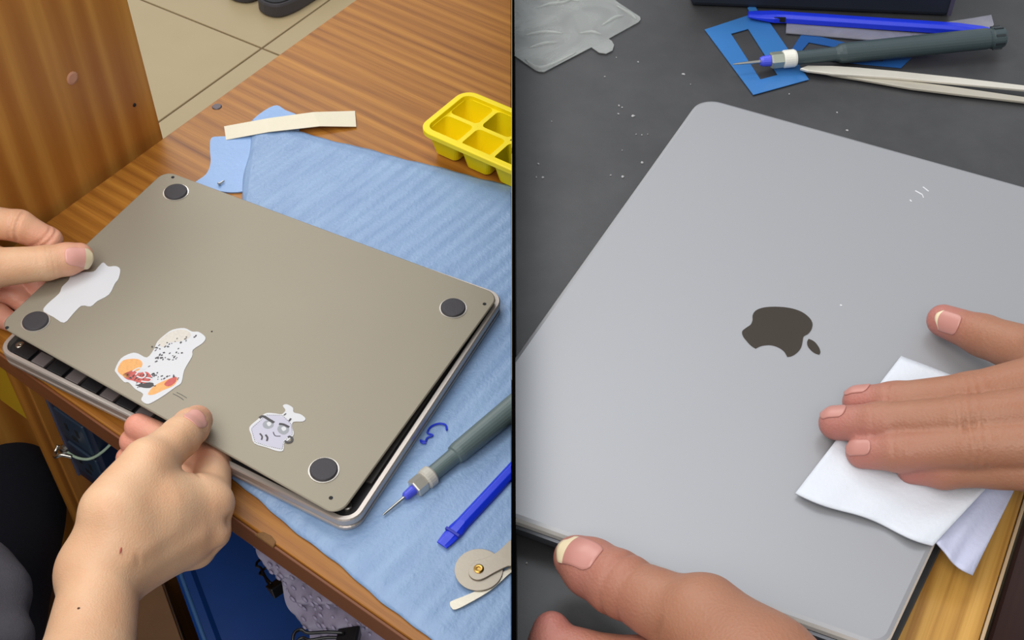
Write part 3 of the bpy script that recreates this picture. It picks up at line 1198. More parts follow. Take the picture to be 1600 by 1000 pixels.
a_, b_ = at(690, 852, TAB + 0.0056), at(802, 732, TAB + 0.0056)
d_ = (b_ - a_).normalized()
s_ = Z.cross(d_)
sp = thing('pry_stick', a_ + d_ * 0.03 - Z * 0.002, 'blue plastic pry stick lying between the screwdriver and the feeler gauge', 'pry tool')
hw = 0.0049
loops = []
for t_, w_, h_ in ((0.0, 0.0038, 0.0006), (0.006, 0.0046, 0.0010), (0.014, 0.0049, 0.0022), (0.020, 0.0043, 0.0026), (0.20, 0.0043, 0.0026)):
    c = a_ + d_ * t_
    loops.append([c + s_ * (w_ * x) + Z * (h_ * z_) for x, z_ in ((-1, -1), (1, -1), (1, 0.2), (0.45, 1), (-0.45, 1), (-1, 0.2))])
v, f = rings(loops)
mk('shaft', v, f, M['blue_plastic'], sp, clip=NEG, bevel=0.0004)
v, f = box(a_ + d_ * 0.0105 + Z * 0.0012, s_, d_, Z, 0.0052, 0.0009, 0.0012)
mk('notch_rib', v, f, plain('deep_blue', rgb(16, 36, 170), 0.4), sp, bevel=0.0003)

gm = plain('gauge_steel', rgb(170, 160, 146), 0.38, 0.55, 0.05, 500)
gm2 = plain('gauge_steel_light', rgb(196, 188, 172), 0.34, 0.6, 0.05, 500)
gc = at(748, 890, TAB + 0.006)
fg = thing('feeler_gauge', gc - Z * 0.002, 'grey steel folding gauge tool with round head and brass rivet on the foam sheet', 'gauge tool')


def gp(px, py, h):
    return at(px, py, TAB + h)


v, f = slab(smooth_line([gp(x, y, 0.0052) for x, y in ((703, 942), (708, 938), (742, 924), (775, 903), (788, 892), (806, 880), (812, 884), (795, 897), (768, 921), (735, 941), (712, 952), (705, 949))], 4, True), 0.0008)
mk('lower_blade', v, f, gm2, fg, clip=NEG)
loop = [gc + Vector((math.cos(t_) * 0.0142, math.sin(t_) * 0.0142, 0)) for t_ in [i * math.pi / 22 for i in range(44)]]
v, f = slab([p + Z * 0.0003 for p in loop], 0.0009)
mk('head_disc', v, f, gm, fg, bevel=0.0002)
v, f = slab(smooth_line([gp(x, y, 0.0076) for x, y in ((732, 893), (740, 878), (757, 872), (777, 862), (806, 840), (812, 882), (795, 884), (775, 893), (752, 905), (738, 903))], 5, True), 0.0010)
mk('upper_arm', v, f, gm, fg, clip=NEG, bevel=0.0002)
g2 = gp(748, 889, 0.0076)
part('rivet', [(0, 0.0030), (0.0006, 0.0030), (0.0010, 0.0022), (0.0009, 0.0012), (0.0003, 0.0010)], M['brass'], fg, g2, g2 + Z, 20, label='brass rivet')

# loose screw on the flap above the cover
p = at(343, 287, TAB + 0.0030)
sw = thing('loose_screw', p - Z * 0.0015, 'tiny loose steel screw on the foam flap above the cover corner', 'screw')
dd = (at(352, 281, TAB + 0.0030) - p).normalized()
part('head', [(-0.0012, 0.0010), (-0.0010, 0.0014), (0.0, 0.0014)], M['steel'], sw, p, p + dd, 12)
part('thread', [(0.0, 0.0007), (0.0045, 0.0007), (0.005, 0.0003)], M['steel'], sw, p, p + dd, 10)

# ------------------------------------------------------------------ sandals on the tiles
def sandal(heel, toe, label):
    heel = Vector((heel.x, heel.y, 0.0))
    toe = Vector((toe.x, toe.y, 0.0))
    d = (toe - heel).normalized()
    s = Vector((-d.y, d.x, 0))
    Ls = 0.26
    sk = 1.16
    r = thing('sandal', heel + d * Ls / 2, label, 'sandal', 'dark slide sandals left on the floor')
    prof = [(0.0, 0.0), (0.004, 0.018), (0.018, 0.031), (0.05, 0.037), (0.10, 0.036), (0.15, 0.041), (0.20, 0.045), (0.235, 0.038), (0.254, 0.021), (0.26, 0.0)]
    side = smooth_line([Vector((a, b, 0)) for a, b in prof], 4)
    loop = [(p.x, p.y) for p in side] + [(p.x, -p.y) for p in reversed(side[1:-1])]

    def lp(dn, z):
        c = 0.13
        return [heel + (d * (c + (x - c) * (1 - dn / 0.13)) + s * (y * (1 - dn / 0.045))) * sk + Z * z for x, y in loop]
    v, f = rings([lp(0.003, 0.001), lp(0.0, 0.004), lp(0.001, 0.026), lp(0.003, 0.031), lp(0.006, 0.031)])
    mk('sole', v, f, M['sandal'], r, smooth=False, bevel=0.0015)
    v, f = rings([lp(0.0065, 0.031), lp(0.0065, 0.0335), lp(0.010, 0.032)])
    mk('footbed', v, f, M['sandal_bed'], r)
    V, F = [], []
    n = 18
    for i in range(n + 1):
        t = math.pi * i / n
        for a, dz in ((0.115, 0.0), (0.16, 0.012), (0.205, 0.0)):
            for th in (0.0, 0.005):
                R_ = 0.044 - th
                V.append(heel + (d * a + s * (math.cos(t) * R_ * (1.02 if a > .12 else 0.95))) * sk + Z * (0.024 + math.sin(t) * (0.056 + dz - th)))
    for i in range(n):
        b = i * 6
        for j0, j1 in ((0, 2), (2, 4)):
            F.append([b + j0, b + j1, b + 6 + j1, b + 6 + j0])
            F.append([b + j0 + 1, b + 6 + j0 + 1, b + 6 + j1 + 1, b + j1 + 1])
        F.append([b, b + 6, b + 7, b + 1])
        F.append([b + 4, b + 5, b + 11, b + 10])
    F.append([0, 1, 3, 2]); F.append([2, 3, 5, 4])
    b = n * 6
    F.append([b, b + 2, b + 3, b + 1]); F.append([b + 2, b + 4, b + 5, b + 3])
    mk('strap', V, F, M['sandal'], r, smooth=True, bevel=0.0012)
    return r


sandal(at(414, 25, FL), at(560, -60, FL), 'dark slide sandal nearest the desk edge, lying on beige tiles')
sandal(at(368, 4, FL), at(500, -95, FL), 'dark slide sandal farther from the desk, mostly beyond the picture edge')

# ------------------------------------------------------------------ under the desk
# power strip fixed upright on the inner face of the end panel
pc = eb + U * (ew + 0.001)
ps = thing('power_strip', pc + U * 0.020 + V_ * 0.05 - Z * 0.20, 'dark blue power strip fixed upright under the desk beside the end panel', 'power strip')
c = at(126, 652, TAB - 0.088) + U * 0.0095
v, f = box(c, U, V_, Z, 0.021, 0.013, 0.068)
mk('housing', v, f, M['dark_blue_case'], ps, bevel=0.003)
v, f = box(c - U * 0.0200 - V_ * 0.0135, U, V_, Z, 0.0014, 0.0016, 0.065)
mk('edge_trim', v, f, plain('grey_trim', rgb(70, 72, 92), 0.4), ps, bevel=0.0008)
for kz in (0.046, 0.006, -0.034):
    cc = c + Z * kz - V_ * 0.0135 + U * 0.002
    v, f = box(cc, U, V_, Z, 0.0165, 0.0016, 0.0165)
    so = mk('socket', v, f, M['socket'], ps, bevel=0.0012)
    bits = [box(cc - V_ * 0.0016 + U * dx + Z * dz, U, V_, Z, hx, 0.0004, hz) for dx, dz, hx, hz in ((-0.006, 0.002, 0.0014, 0.004), (0.006, 0.002, 0.0014, 0.004), (0.0, -0.008, 0.003, 0.0022))]
    v, f = join(*bits)
    mk('slots', v, f, M['hole'], so)
# bracket hook and pale wire
hk = at(99, 704, TAB - 0.10)
hkp = thing('wire_hook', hk - Z * 0.006, 'small silver hook screwed to the end panel under the desk', 'hook')
v, f = tube(smooth_line([hk + U * 0.010, hk + U * 0.004 - V_ * 0.004 + Z * 0.002, hk - V_ * 0.007, hk - U * 0.006 - V_ * 0.004 - Z * 0.003, hk - U * 0.007 + V_ * 0.001], 5), 0.0016, 8)
mk('hook_wire', v, f, M['steel'], hkp, smooth=True)
v, f = lathe(hk + V_ * 0.002, hk - V_ * 0.02, [(0, 0.0045), (0.002, 0.0045), (0.0035, 0.003)], 12)
mk('screw', v, f, M['steel'], hkp)
wz = TAB - 0.10
ln = smooth_line([at(103, 705, wz), at(120, 715, wz), at(140, 717, wz - 0.002), (at(160, 706, wz + 0.004)), at(178, 688, wz + 0.012), at(196, 664, wz + 0.03), at(206, 640, wz + 0.05)], 6)
v, f = tube(ln, 0.0011, 8)
tag(mk('cable', v, f, M['wire'], smooth=True), 'thin pale green cable looping under the desk below the laptop', 'cable')
# yellow folder beyond the end panel
yb = eb - U * 0.004 + V_ * 0.006 - Z * 0.026
v, f = slab([yb - U * 0.045, yb, yb + V_ * 0.2, yb - U * 0.045 + V_ * 0.2], 0.07)
yf = thing('file_box', yb + V_ * 0.1 - Z * 0.07, 'yellow file box standing under the desk left of the end panel', 'file box')
mk('body', v, f, M['mustard'], yf, bevel=0.002)

# navy plastic box with cardboard beside it, on the floor below
nz = 0.50
zrel = nz - CZ
n0, n1 = at(268, 880, zrel), at(315, 1010, zrel)
nd = (n1 - n0).normalized()
ns = Vector((-nd.y, nd.x, 0))
if ns.x < 0:
    ns = -ns
nb0 = n0 - nd * 0.20
W_, L_ = 0.30, 0.47
nbx = thing('storage_box', q(nb0 + nd * L_ / 2 + ns * W_ / 2, 0.0), 'navy blue plastic storage box with lid on the floor under the desk', 'storage box')


def nbp(a_, b_, z_):
    return q(nb0 + nd * a_ + ns * b_, z_)


lo_ = round_corners([nbp(0.01, 0.01, 0), nbp(L_ - .01, 0.01, 0), nbp(L_ - .01, W_ - .01, 0), nbp(0.01, W_ - .01, 0)], 0.03, 5)
v, f = rings([[p + Z * 0.002 for p in inset(lo_, 0.03)], [p + Z * 0.006 for p in inset(lo_, 0.025)], [p + Z * (nz - 0.03) for p in lo_]])
mk('body', v, f, M['navy'], nbx, bevel=0.002)
hi_ = round_corners([nbp(0, 0, nz), nbp(L_, 0, nz), nbp(L_, W_, nz), nbp(0, W_, nz)], 0.03, 6)
v, f = rings([[p - Z * 0.030 for p in hi_], [p - Z * 0.004 for p in hi_], inset(hi_, 0.004), inset(hi_, 0.012), [p - Z * 0.004 for p in inset(hi_, 0.016)]])
mk('lid', v, f, M['navy'], nbx)
v, f = tube([p - Z * 0.0005 for p in inset(hi_, 0.004)], 0.0019, 8, True)
mk('lid_rim', v, f, M['navy_rim'], nbx, smooth=True)
# cardboard carton left of it
c0 = nb0 - ns * 0.012 + nd * 0.02
cc_ = thing('carton', q(c0 + nd * 0.2 - ns * 0.11, 0.0), 'brown cardboard carton on the floor left of the navy storage box', 'carton')
czt = 0.41


def cp_(a_, b_, z_):
    return q(c0 + nd * a_ - ns * b_, z_)


v, f = slab([cp_(0, 0, czt), cp_(0.41, 0, czt), cp_(0.41, 0.22, czt), cp_(0, 0.22, czt)], czt - 0.002)
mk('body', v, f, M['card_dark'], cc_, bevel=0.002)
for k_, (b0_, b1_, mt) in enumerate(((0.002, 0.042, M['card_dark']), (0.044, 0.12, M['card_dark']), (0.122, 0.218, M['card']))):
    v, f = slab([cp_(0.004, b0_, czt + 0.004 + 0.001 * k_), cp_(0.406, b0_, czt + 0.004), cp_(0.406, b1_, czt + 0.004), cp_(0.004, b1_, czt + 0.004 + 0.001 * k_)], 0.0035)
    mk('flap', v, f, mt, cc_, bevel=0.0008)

# bubble-wrap bag hanging under the desk edge
bz = TAB - 0.024
b0, b1 = at(398, 846, bz), at(640, 1008, bz)
b0 = b0 + V_ * 0.012
b1 = b1 + V_ * 0.012
low = [at(x, y, bz - dz) for x, y, dz in ((399, 850, 0.012), (420, 884, 0.03), (446, 930, 0.055), (470, 972, 0.075), (490, 1010, 0.09), (520, 1060, 0.10))]
bub = thing('bubble_wrap_bag', (b0 + b1) / 2 - Z * 0.08, 'crinkled greyish violet bubble-wrap bag hanging under the front desk edge', 'bag')
ns_, nt_ = 60, 26
lows = smooth_line(low, 12)
V, F = [], []
br = random.Random(11)
for i in range(ns_ + 1):
    s_ = i / ns_
    tp1 = b0 * (1 - s_) + b1 * s_
    lw = lows[int(s_ * (len(lows) - 1))]
    for j in range(nt_ + 1):
        t_ = j / nt_
        p = tp1 * (1 - t_) + lw * t_
        p = p - V_ * (0.004 * math.sin(s_ * 30 + t_ * 9) * math.sin(t_ * 3.1) + 0.003 * math.sin(t_ * 25 + s_ * 17) * t_)
        V.append(p)
for i in range(ns_):
    for j in range(nt_):
        k_ = i * (nt_ + 1) + j
        F.append([k_, k_ + 1, k_ + nt_ + 2, k_ + nt_ + 1])
K = len(V)
V += [p + V_ * 0.002 for p in V]
F += [[x + K for x in fq[::-1]] for fq in F]
film_v = plain('violet_film', rgb(150, 142, 164), 0.28, 0, 0.5, 240, 0.18)
mk('film', V, F, film_v, bub, smooth=True)
bits = []
for i in range(2, ns_ - 1, 3):
    for j in range(2, nt_ - 1, 3):
        c = V[i * (nt_ + 1) + j] - V_ * 0.0005 + U * br.uniform(-.001, .001)
        if (V[i * (nt_ + 1)] - V[i * (nt_ + 1) + nt_]).length < 0.02:
            continue
        r_ = br.uniform(0.0016, 0.0030)
        bits.append(lathe(c + V_ * 0.001, c - V_, [(0.0008, r_), (0.0013, r_ * 0.85), (0.0017, r_ * 0.4), (0.0018, r_ * 0.1)], 8))
v, f = join(*bits)
tag(mk('bubbles', v, f, plain('violet_bubbles', rgb(156, 148, 174), 0.18, 0, 0, 200, 0.3), bub, smooth=True), kind='stuff')


def binder(c, d, label, sc=1.0):
    """binder clip: sprung wedge body and two wire handles"""
    d = d.normalized()
    s = d.cross(Z).normalized()
    t = s.cross(d).normalized()
    r = thing('binder_clip', c - t * 0.006, label, 'clip')
    prof = [(-0.0005, 0.0), (0.011, 0.0052), (0.0125, 0.0045), (0.0125, -0.0045), (0.011, -0.0052)]
    hw_ = 0.010 * sc
    loops_ = [[c + d * (a * sc) + t * (b * sc) + s * x for a, b in prof] for x in (-hw_, hw_)]
    v, f = rings(loops_)
    mk('spring_body', v, f, M['clip'], r, bevel=0.0005)
    for sg in (1, -1):
        pts_ = [(0.004, 0.0028, 0.006), (-0.006, 0.003, 0.0055), (-0.016, 0.004, 0.0035), (-0.020, 0.0045, 0.005), (-0.023, 0.005, 0.0025)]
        lp_ = [c + d * (a * sc) + t * (sg * b * sc) + s * (e * sc) for a, b, e in pts_] + [c + d * (a * sc) + t * (sg * b * sc) - s * (e * sc) for a, b, e in reversed(pts_)]
        v, f = tube(smooth_line(lp_, 4), 0.0010 * sc, 8)
        mk('wire_handle', v, f, M['clip'], r, smooth=True)
    return r


ca = at(432, 905, bz - 0.075)
binder(ca, at(452, 925, bz - 0.07) - ca, 'black binder clip on the left edge of the bubble-wrap bag', 0.9)
ca = at(545, 985, bz - 0.03) - V_ * 0.012
binder(ca, at(585, 1012, bz - 0.03) - ca, 'black binder clip below the desk edge, near the bottom of the bag', 1.1)
# ------------------------------------------------------------------ right bench
def black_mat():
    m, N, L, P = new_mat('black_work_mat')
    tc = N.new('ShaderNodeTexCoord')
    nz = N.new('ShaderNodeTexNoise')
    nz.inputs['Scale'].default_value = 16
    nz.inputs['Detail'].default_value = 6
    nz.inputs['Roughness'].default_value = 0.7
    L.new(tc.outputs['Object'], nz.inputs['Vector'])
    cr = N.new('ShaderNodeValToRGB')
    e = cr.color_ramp.elements
    e[0].position, e[1].position = 0.40, 0.85
    e[0].color, e[1].color = rgb(50, 50, 52), rgb(68, 68, 70)
    L.new(nz.outputs['Fac'], cr.inputs['Fac'])
    L.new(cr.outputs['Color'], P.inputs['Base Color'])
    n2 = N.new('ShaderNodeTexNoise')
    n2.inputs['Scale'].default_value = 1500
    L.new(tc.outputs['Object'], n2.inputs['Vector'])
    bp = N.new('ShaderNodeBump')
    bp.inputs['Strength'].default_value = 0.15
    bp.inputs['Distance'].default_value = 0.0003
    L.new(n2.outputs['Fac'], bp.inputs['Height'])
    L.new(bp.outputs[0], P.inputs['Normal'])
    P.inputs['Roughness'].default_value = 0.46
    P.inputs['Specular IOR Level'].default_value = 0.6
    return m


eA, eB = at(1530, 1000, BEN - 0.0025), at(1600, 775, BEN - 0.0025)
ED = (eB - eA).normalized()                     # along the right edge of the bench, away from the viewer
EN = Vector((ED.y, -ED.x, 0))                   # outwards, to the right
yawE = math.atan2(ED.y, ED.x)
M['bench'] = wood('bench_laminate', rgb(150, 104, 46), rgb(186, 140, 68), rgb(214, 168, 94), yawE, 'x', 4.0, 160.0, 40.0, 0.38, 4.0, 0.2)
M['bench_band'] = wood('bench_band', rgb(150, 126, 100), rgb(168, 142, 112), rgb(190, 164, 130), yawE, 'x', 3.0, 80.0, 12.0, 0.4)
M['brown'] = wood('dark_brown_board', rgb(46, 28, 26), rgb(58, 36, 32), rgb(70, 46, 40), yawE, 'x', 2.0, 70.0, 10.0, 0.45)
x0 = 0.0015
c_near = eA - ED * 0.22
c_far = eA + ED * 1.05
bench = thing('workbench', (0.25, 0.45, 0.0), 'wooden workbench under the black work mat, bare wood along its right edge', 'workbench')
loop = [q(Vector((x0, c_near.y, 0)), CZ + BEN - 0.0025), q(c_near, CZ + BEN - 0.0025), q(c_far, CZ + BEN - 0.0025), q(Vector((x0, c_far.y, 0)), CZ + BEN - 0.0025)]
v, f = slab(loop, 0.024)
mk('bench_top', v, f, M['bench'], bench, clip=POS, bevel=0.001)
g = EN * 0.0002
v, f = slab([c_near + g + Z * 0.0003, c_near + EN * 0.0016 + Z * 0.0003, c_far + EN * 0.0016 + Z * 0.0003, c_far + g + Z * 0.0003], 0.025)
mk('edge_band', v, f, M['bench_band'], bench, bevel=0.0004)
for p in (c_near + ED * 0.05 - EN * 0.06, c_far - ED * 0.05 - EN * 0.06, Vector((0.05, c_far.y - 0.06, 0)), Vector((0.05, c_near.y + 0.06, 0))):
    zl = CZ + BEN - 0.027
    v, f = slab([q(p + X * a + Y * b, zl) for a, b in ((-.025, -.025), (.025, -.025), (.025, .025), (-.025, .025))], zl - 0.001)
    mk('leg', v, f, M['bench'], bench, bevel=0.002)

# added dark cabinet, stands in for the shadowed floor beyond the right edge
d0 = c_near + EN * 0.010
zc = CZ + BEN - 0.070
dc = thing('added_dark_cabinet', q(d0 + ED * 0.4 + EN * 0.15, 0.0), 'added dark brown cabinet standing in for the dark shadowed floor right of the bench edge', 'cabinet')
v, f = slab([q(d0, zc), q(d0 + EN * 0.34, zc), q(d0 + EN * 0.34 + ED * 0.75, zc), q(d0 + ED * 0.75, zc)], zc - 0.002)
mk('body', v, f, M['brown'], dc, bevel=0.002)
for k_ in range(3):
    zz = zc - 0.06 - 0.2 * k_
    v, f = slab([q(d0 + EN * 0.02 - ED * 0.0005, zz), q(d0 + EN * 0.32 - ED * 0.0005, zz), q(d0 + EN * 0.32 - ED * 0.016, zz), q(d0 + EN * 0.02 - ED * 0.016, zz)], 0.18)
    dr = mk('drawer', v, f, M['brown'], dc, bevel=0.002)
    v, f = box(q(d0 + EN * 0.17 - ED * 0.022, zz - 0.05), EN, ED, Z, 0.04, 0.006, 0.005)
    mk('handle', v, f, M['steel'], dr, bevel=0.002)

# black work mat
ma, mb = at(1436, 930, BEN), at(1474, 850, BEN)
md = (mb - ma).normalized()
loop = [q(Vector((x0, c_near.y + 0.02, 0)), CZ + BEN), q(ma - md * ((ma.y - c_near.y - 0.02) / md.y), CZ + BEN), ma + md * 0.9, q(Vector((x0, (ma + md * 0.9).y, 0)), CZ + BEN)]
v, f = slab(loop, 0.0024)
tag(mk('work_mat', v, f, black_mat(), clip=POS, bevel=0.0006), 'large black work mat covering the right bench under the silver laptop', 'mat')

# crumbs of dust and glue on the mat
cr_ = random.Random(9)
bits = []
for x, y, s_ in ((841, 256, .9), (838, 277, .7), (848, 277, 1.0), (1003, 254, 1.2), (973, 276, 1.4), (954, 274, .7), (989, 181, 1.5), (967, 165, 1.0), (972, 168, .8), (966, 178, .8), (945, 120, .7), (997, 97, .8), (1068, 116, 1.3), (963, 90, .6), (1003, 211, .6), (994, 210, .6), (1012, 210, .5), (862, 190, .5), (1324, 204, 1.1), (1308, 176, .8), (1233, 147, .6), (1079, 132, .5), (972, 235, .5), (823, 880, .6)):
    p = at(x, y, BEN + 0.0002)
    n_ = 7
    lp_ = [p + Vector((math.cos(i * 6.283 / n_), math.sin(i * 6.283 / n_), 0)) * (0.0008 * s_ * cr_.uniform(.6, 1.2)) for i in range(n_)]
    bits.append(rings([lp_, [l * 0.8 + p * 0.2 + Z * 0.0003 for l in lp_], [l * 0.3 + p * 0.7 + Z * 0.0005 for l in lp_]]))
v, f = join(*bits)
tag(mk('dust_crumbs', v, f, plain('pale_dust', rgb(168, 168, 170), 0.8)), 'scattered pale dust crumbs on the black work mat', 'dust', kind='stuff')

# ------------------------------------------------------------------ closed silver laptop
LT = BEN + 0.015
lq = [at(1095, 149, LT), at(1708, 320, LT), at(1384, 1016, LT), at(660, 758, LT)]
lp0 = sum(lq, Vector((0, 0, 0))) / 4
clo = thing('closed_laptop', q(lp0, CZ + BEN), 'closed silver laptop with a dark apple emblem lying on the black work mat', 'laptop')
lo = round_corners(lq, [0.0125, 0.010, 0.009, 0.009], 10)


def lz(d, z_):
    return [Vector((p.x, p.y, CZ + z_)) for p in (inset(lo, d) if d else lo)]


v, f = rings([lz(0.0010, LT - 0.0050), lz(0.0, LT - 0.0042), lz(0.0, LT - 0.0020), lz(0.0007, LT - 0.0006), lz(0.0022, LT)], True, True)
nk = len(lo)
fm = [1] * (4 * nk) + [0, 0]
fm[3 * nk:4 * nk] = [0] * nk
lid = mk('lid', v, f, M['lid'], clo, clip=None, mats=[M['lid'], M['lid_edge']], fmat=None)
# trim at the divider after building, keeping the polished rim
me = lid.data
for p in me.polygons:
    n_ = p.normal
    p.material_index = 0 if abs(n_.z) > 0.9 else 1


def trim(o, xw):
    bm = bmesh.new()
    bm.from_mesh(o.data)
    res = bmesh.ops.bisect_plane(bm, geom=bm.verts[:] + bm.edges[:] + bm.faces[:], dist=1e-6, plane_co=(xw - wloc(o).x, 0, 0), plane_no=(1, 0, 0), clear_inner=True)
    ed = [e for e in res['geom_cut'] if isinstance(e, bmesh.types.BMEdge) and len(e.link_faces) == 1]
    if ed:
        bmesh.ops.holes_fill(bm, edges=ed, sides=0)
    bm.to_mesh(o.data)
    bm.free()


trim(lid, POS[1])
v, f = rings([lz(0.0042, LT - 0.0064), lz(0.0042, LT - 0.0050)])
mk('gap_gasket', v, f, M['rubber'], clo, clip=POS)
v, f = rings([lz(0.0060, BEN + 0.0009), lz(0.0022, BEN + 0.0016), lz(0.0004, BEN + 0.0040), lz(0.0, BEN + 0.0060), lz(0.0, LT - 0.0068), lz(0.0010, LT - 0.0062)])
mk('base', v, f, M['base_dark'], clo, clip=POS)
for k_, (a_, b_) in enumerate(((0.12, 0.12), (0.88, 0.12), (0.88, 0.9), (0.30, 0.9))):
    p = lq[0] * (1 - a_) * (1 - b_) + lq[1] * a_ * (1 - b_) + lq[2] * a_ * b_ + lq[3] * (1 - a_) * b_
    p = q(p, CZ + BEN + 0.0002)
    if p.x > 0.02:
        v, f = lathe(p, p + Z, [(0, 0.006), (0.0012, 0.007)], 20)
        mk('rubber_foot', v, f, M['rubber'], clo)


def z7(pts):
    return [(1100 + x / 6.4, 450 + y / 6.4) for x, y in pts]


emb = plain('dark_mirror_emblem', rgb(92, 84, 76), 0.16, 0.9, 0.0)


def crv(segs, z_):
    """outline from spline runs that meet in sharp points"""
    out = []
    for s_ in segs:
        out += smooth_line([at(x, y, z_) for x, y in z7(s_)], 5)[:-1]
    return out


ap = crv([[(515, 607), (470, 578), (425, 530), (388, 480), (382, 435), (425, 398), (466, 368), (484, 325), (486, 275), (510, 235), (560, 208), (640, 193), (760, 192), (880, 208), (980, 244), (1050, 298), (1083, 352), (1077, 410), (1042, 458), (996, 488), (985, 540), (968, 602), (928, 650), (876, 682), (832, 690)],
          [(832, 690), (803, 640), (755, 602), (695, 578), (635, 572), (570, 582), (515, 607)]], LT)
v, f = slab([p + Z * 0.00025 for p in ap], 0.0009)
mk('apple_emblem', v, f, emb, clo, label='dark mirror apple emblem')
lf = crv([[(1045, 512), (1030, 542), (1037, 582), (1070, 625), (1112, 655), (1152, 668)], [(1152, 668), (1163, 645), (1150, 600), (1116, 552), (1082, 526), (1045, 512)]], LT)
v, f = slab([p + Z * 0.00025 for p in lf], 0.0009)
mk('emblem_leaf', v, f, emb, clo)
bits = []
for (xa, ya), (xb, yb), w_ in (((1430, 298), (1441, 304), .00035), ((1442, 292), (1451, 299), .0003), ((1441, 304), (1443, 309), .0002), ((1422, 312), (1424, 315), .0003), ((1313, 476), (1315, 478), .0004)):
    a_, b_ = at(xa, ya, LT + 0.0001), at(xb, yb, LT + 0.0001)
    d_ = (b_ - a_).normalized()
    bits.append(box((a_ + b_) / 2, d_, Z.cross(d_), Z, (b_ - a_).length / 2, w_, 0.0001))
v, f = join(*bits)
mk('scratch_marks', v, f, M['white'], clo)['kind'] = 'stuff'

# ------------------------------------------------------------------ clear film sheet at the back left
def film_mat(name, col, alpha, rough=0.25):
    m, N, L, P = new_mat(name)
    tc = N.new('ShaderNodeTexCoord')
    nz = N.new('ShaderNodeTexNoise')
    nz.inputs['Scale'].default_value = 30
    nz.inputs['Detail'].default_value = 5
    nz.inputs['Distortion'].default_value = 1.2
    L.new(tc.outputs['Object'], nz.inputs['Vector'])
    mr = N.new('ShaderNodeMapRange')
    mr.inputs['From Min'].default_value = 0.3
    mr.inputs['From Max'].default_value = 0.75
    mr.inputs['To Min'].default_value = alpha - 0.14
    mr.inputs['To Max'].default_value = min(1, alpha + 0.22)
    L.new(nz.outputs['Fac'], mr.inputs['Value'])
    L.new(mr.outputs[0], P.inputs['Alpha'])
    bp = N.new('ShaderNodeBump')
    bp.inputs['Strength'].default_value = 0.6
    bp.inputs['Distance'].default_value = 0.002
    L.new(nz.outputs['Fac'], bp.inputs['Height'])
    L.new(bp.outputs[0], P.inputs['Normal'])
    P.inputs['Base Color'].default_value = col
    P.inputs['Roughness'].default_value = rough
    return m


def sheet(px, z_, thick, sm=0):
    pts_ = [at(x, y, z_) for x, y in px]
    if sm:
        pts_ = smooth_line(pts_, sm, True)
    return slab(pts_, thick)


clear = film_mat('clear_film', rgb(176, 180, 178), 0.42)
fs = at(900, 40, BEN)
fsr = thing('film_sheet', fs, 'crinkled clear protective film sheet with a pull tab, back left on the black mat', 'film')
v, f = sheet([(790, 78), (806, 88), (836, 109), (842, 111.5), (850, 112), (924, 73.5), (951, 60), (998, 34), (1001, 30), (1000, 26), (968, 5), (925, -28), (860, -70), (780, -60)], BEN + 0.0012, 0.0004)
mk('sheet', v, f, clear, fsr, clip=POS)
v, f = sheet([(924, 73.5), (929, 77), (936, 82), (947, 83.5), (957, 78.5), (959.5, 70), (956, 64), (951, 60)], BEN + 0.0012, 0.0004)
mk('pull_tab', v, f, clear, fsr)
bits = []
for ln in ([(820, 92), (846, 106), (900, 82)], [(840, 12), (860, 6), (880, 4), (900, -4)], [(868, 8), (878, -2), (905, 2)], [(820, 55), (850, 50), (880, 52)], [(940, 40), (960, 28), (975, 24)], [(905, 52), (925, 50), (940, 54)], [(826, 75), (850, 68), (872, 66)], [(962, 8), (985, 22), (994, 30)]):
    p_ = smooth_line([at(x, y, BEN + 0.0014) for x, y in ln], 6)
    n_ = len(p_)
    bits.append(tube(p_, [0.0002 + 0.0011 * math.sin(math.pi * i / (n_ - 1)) for i in range(n_)], 6))
v, f = join(*bits)
mk('crinkles', v, f, film_mat('film_crease', rgb(200, 204, 200), 0.34), fsr, smooth=True)

# ------------------------------------------------------------------ dark box at the back
ba, bb = at(1078, 11, BEN), at(1486, 28, BEN)
bd = (bb - ba).normalized()
bn = Vector((-bd.y, bd.x, 0))
bx = thing('dark_box', q((ba + bb) / 2 + bn * 0.06, CZ + BEN), 'dark navy box standing at the back of the black mat behind the blue stick', 'box')
loop = [ba, bb, bb + bn * 0.12, ba + bn * 0.12]
dk = plain('dark_navy_box', rgb(30, 36, 48), 0.5, 0, 0.05, 300)
v, f = slab([p + Z * 0.055 for p in loop], 0.0545)
mk('body', v, f, dk, bx, bevel=0.003)
v, f = slab([p + Z * 0.064 for p in [ba - bd * .001 - bn * .001, bb + bd * .001 - bn * .001, bb + bd * .001 + bn * .121, ba - bd * .001 + bn * .121]], 0.0085)
mk('lid', v, f, dk, bx, bevel=0.002)
v, f = box(bb - bn * 0.0004 - bd * 0.002 + Z * 0.028, bd, bn, Z, 0.0012, 0.0006, 0.026)
mk('corner_strip', v, f, plain('violet_grey_strip', rgb(70, 66, 86), 0.5), bx)

# ------------------------------------------------------------------ blue adhesive film frames
bfilm = plain('blue_film', rgb(56, 114, 178), 0.3, 0, 0.03, 200, 0.06)
bfilm2 = plain('blue_film_dark', rgb(38, 86, 150), 0.3, 0, 0.03, 200, 0.06)


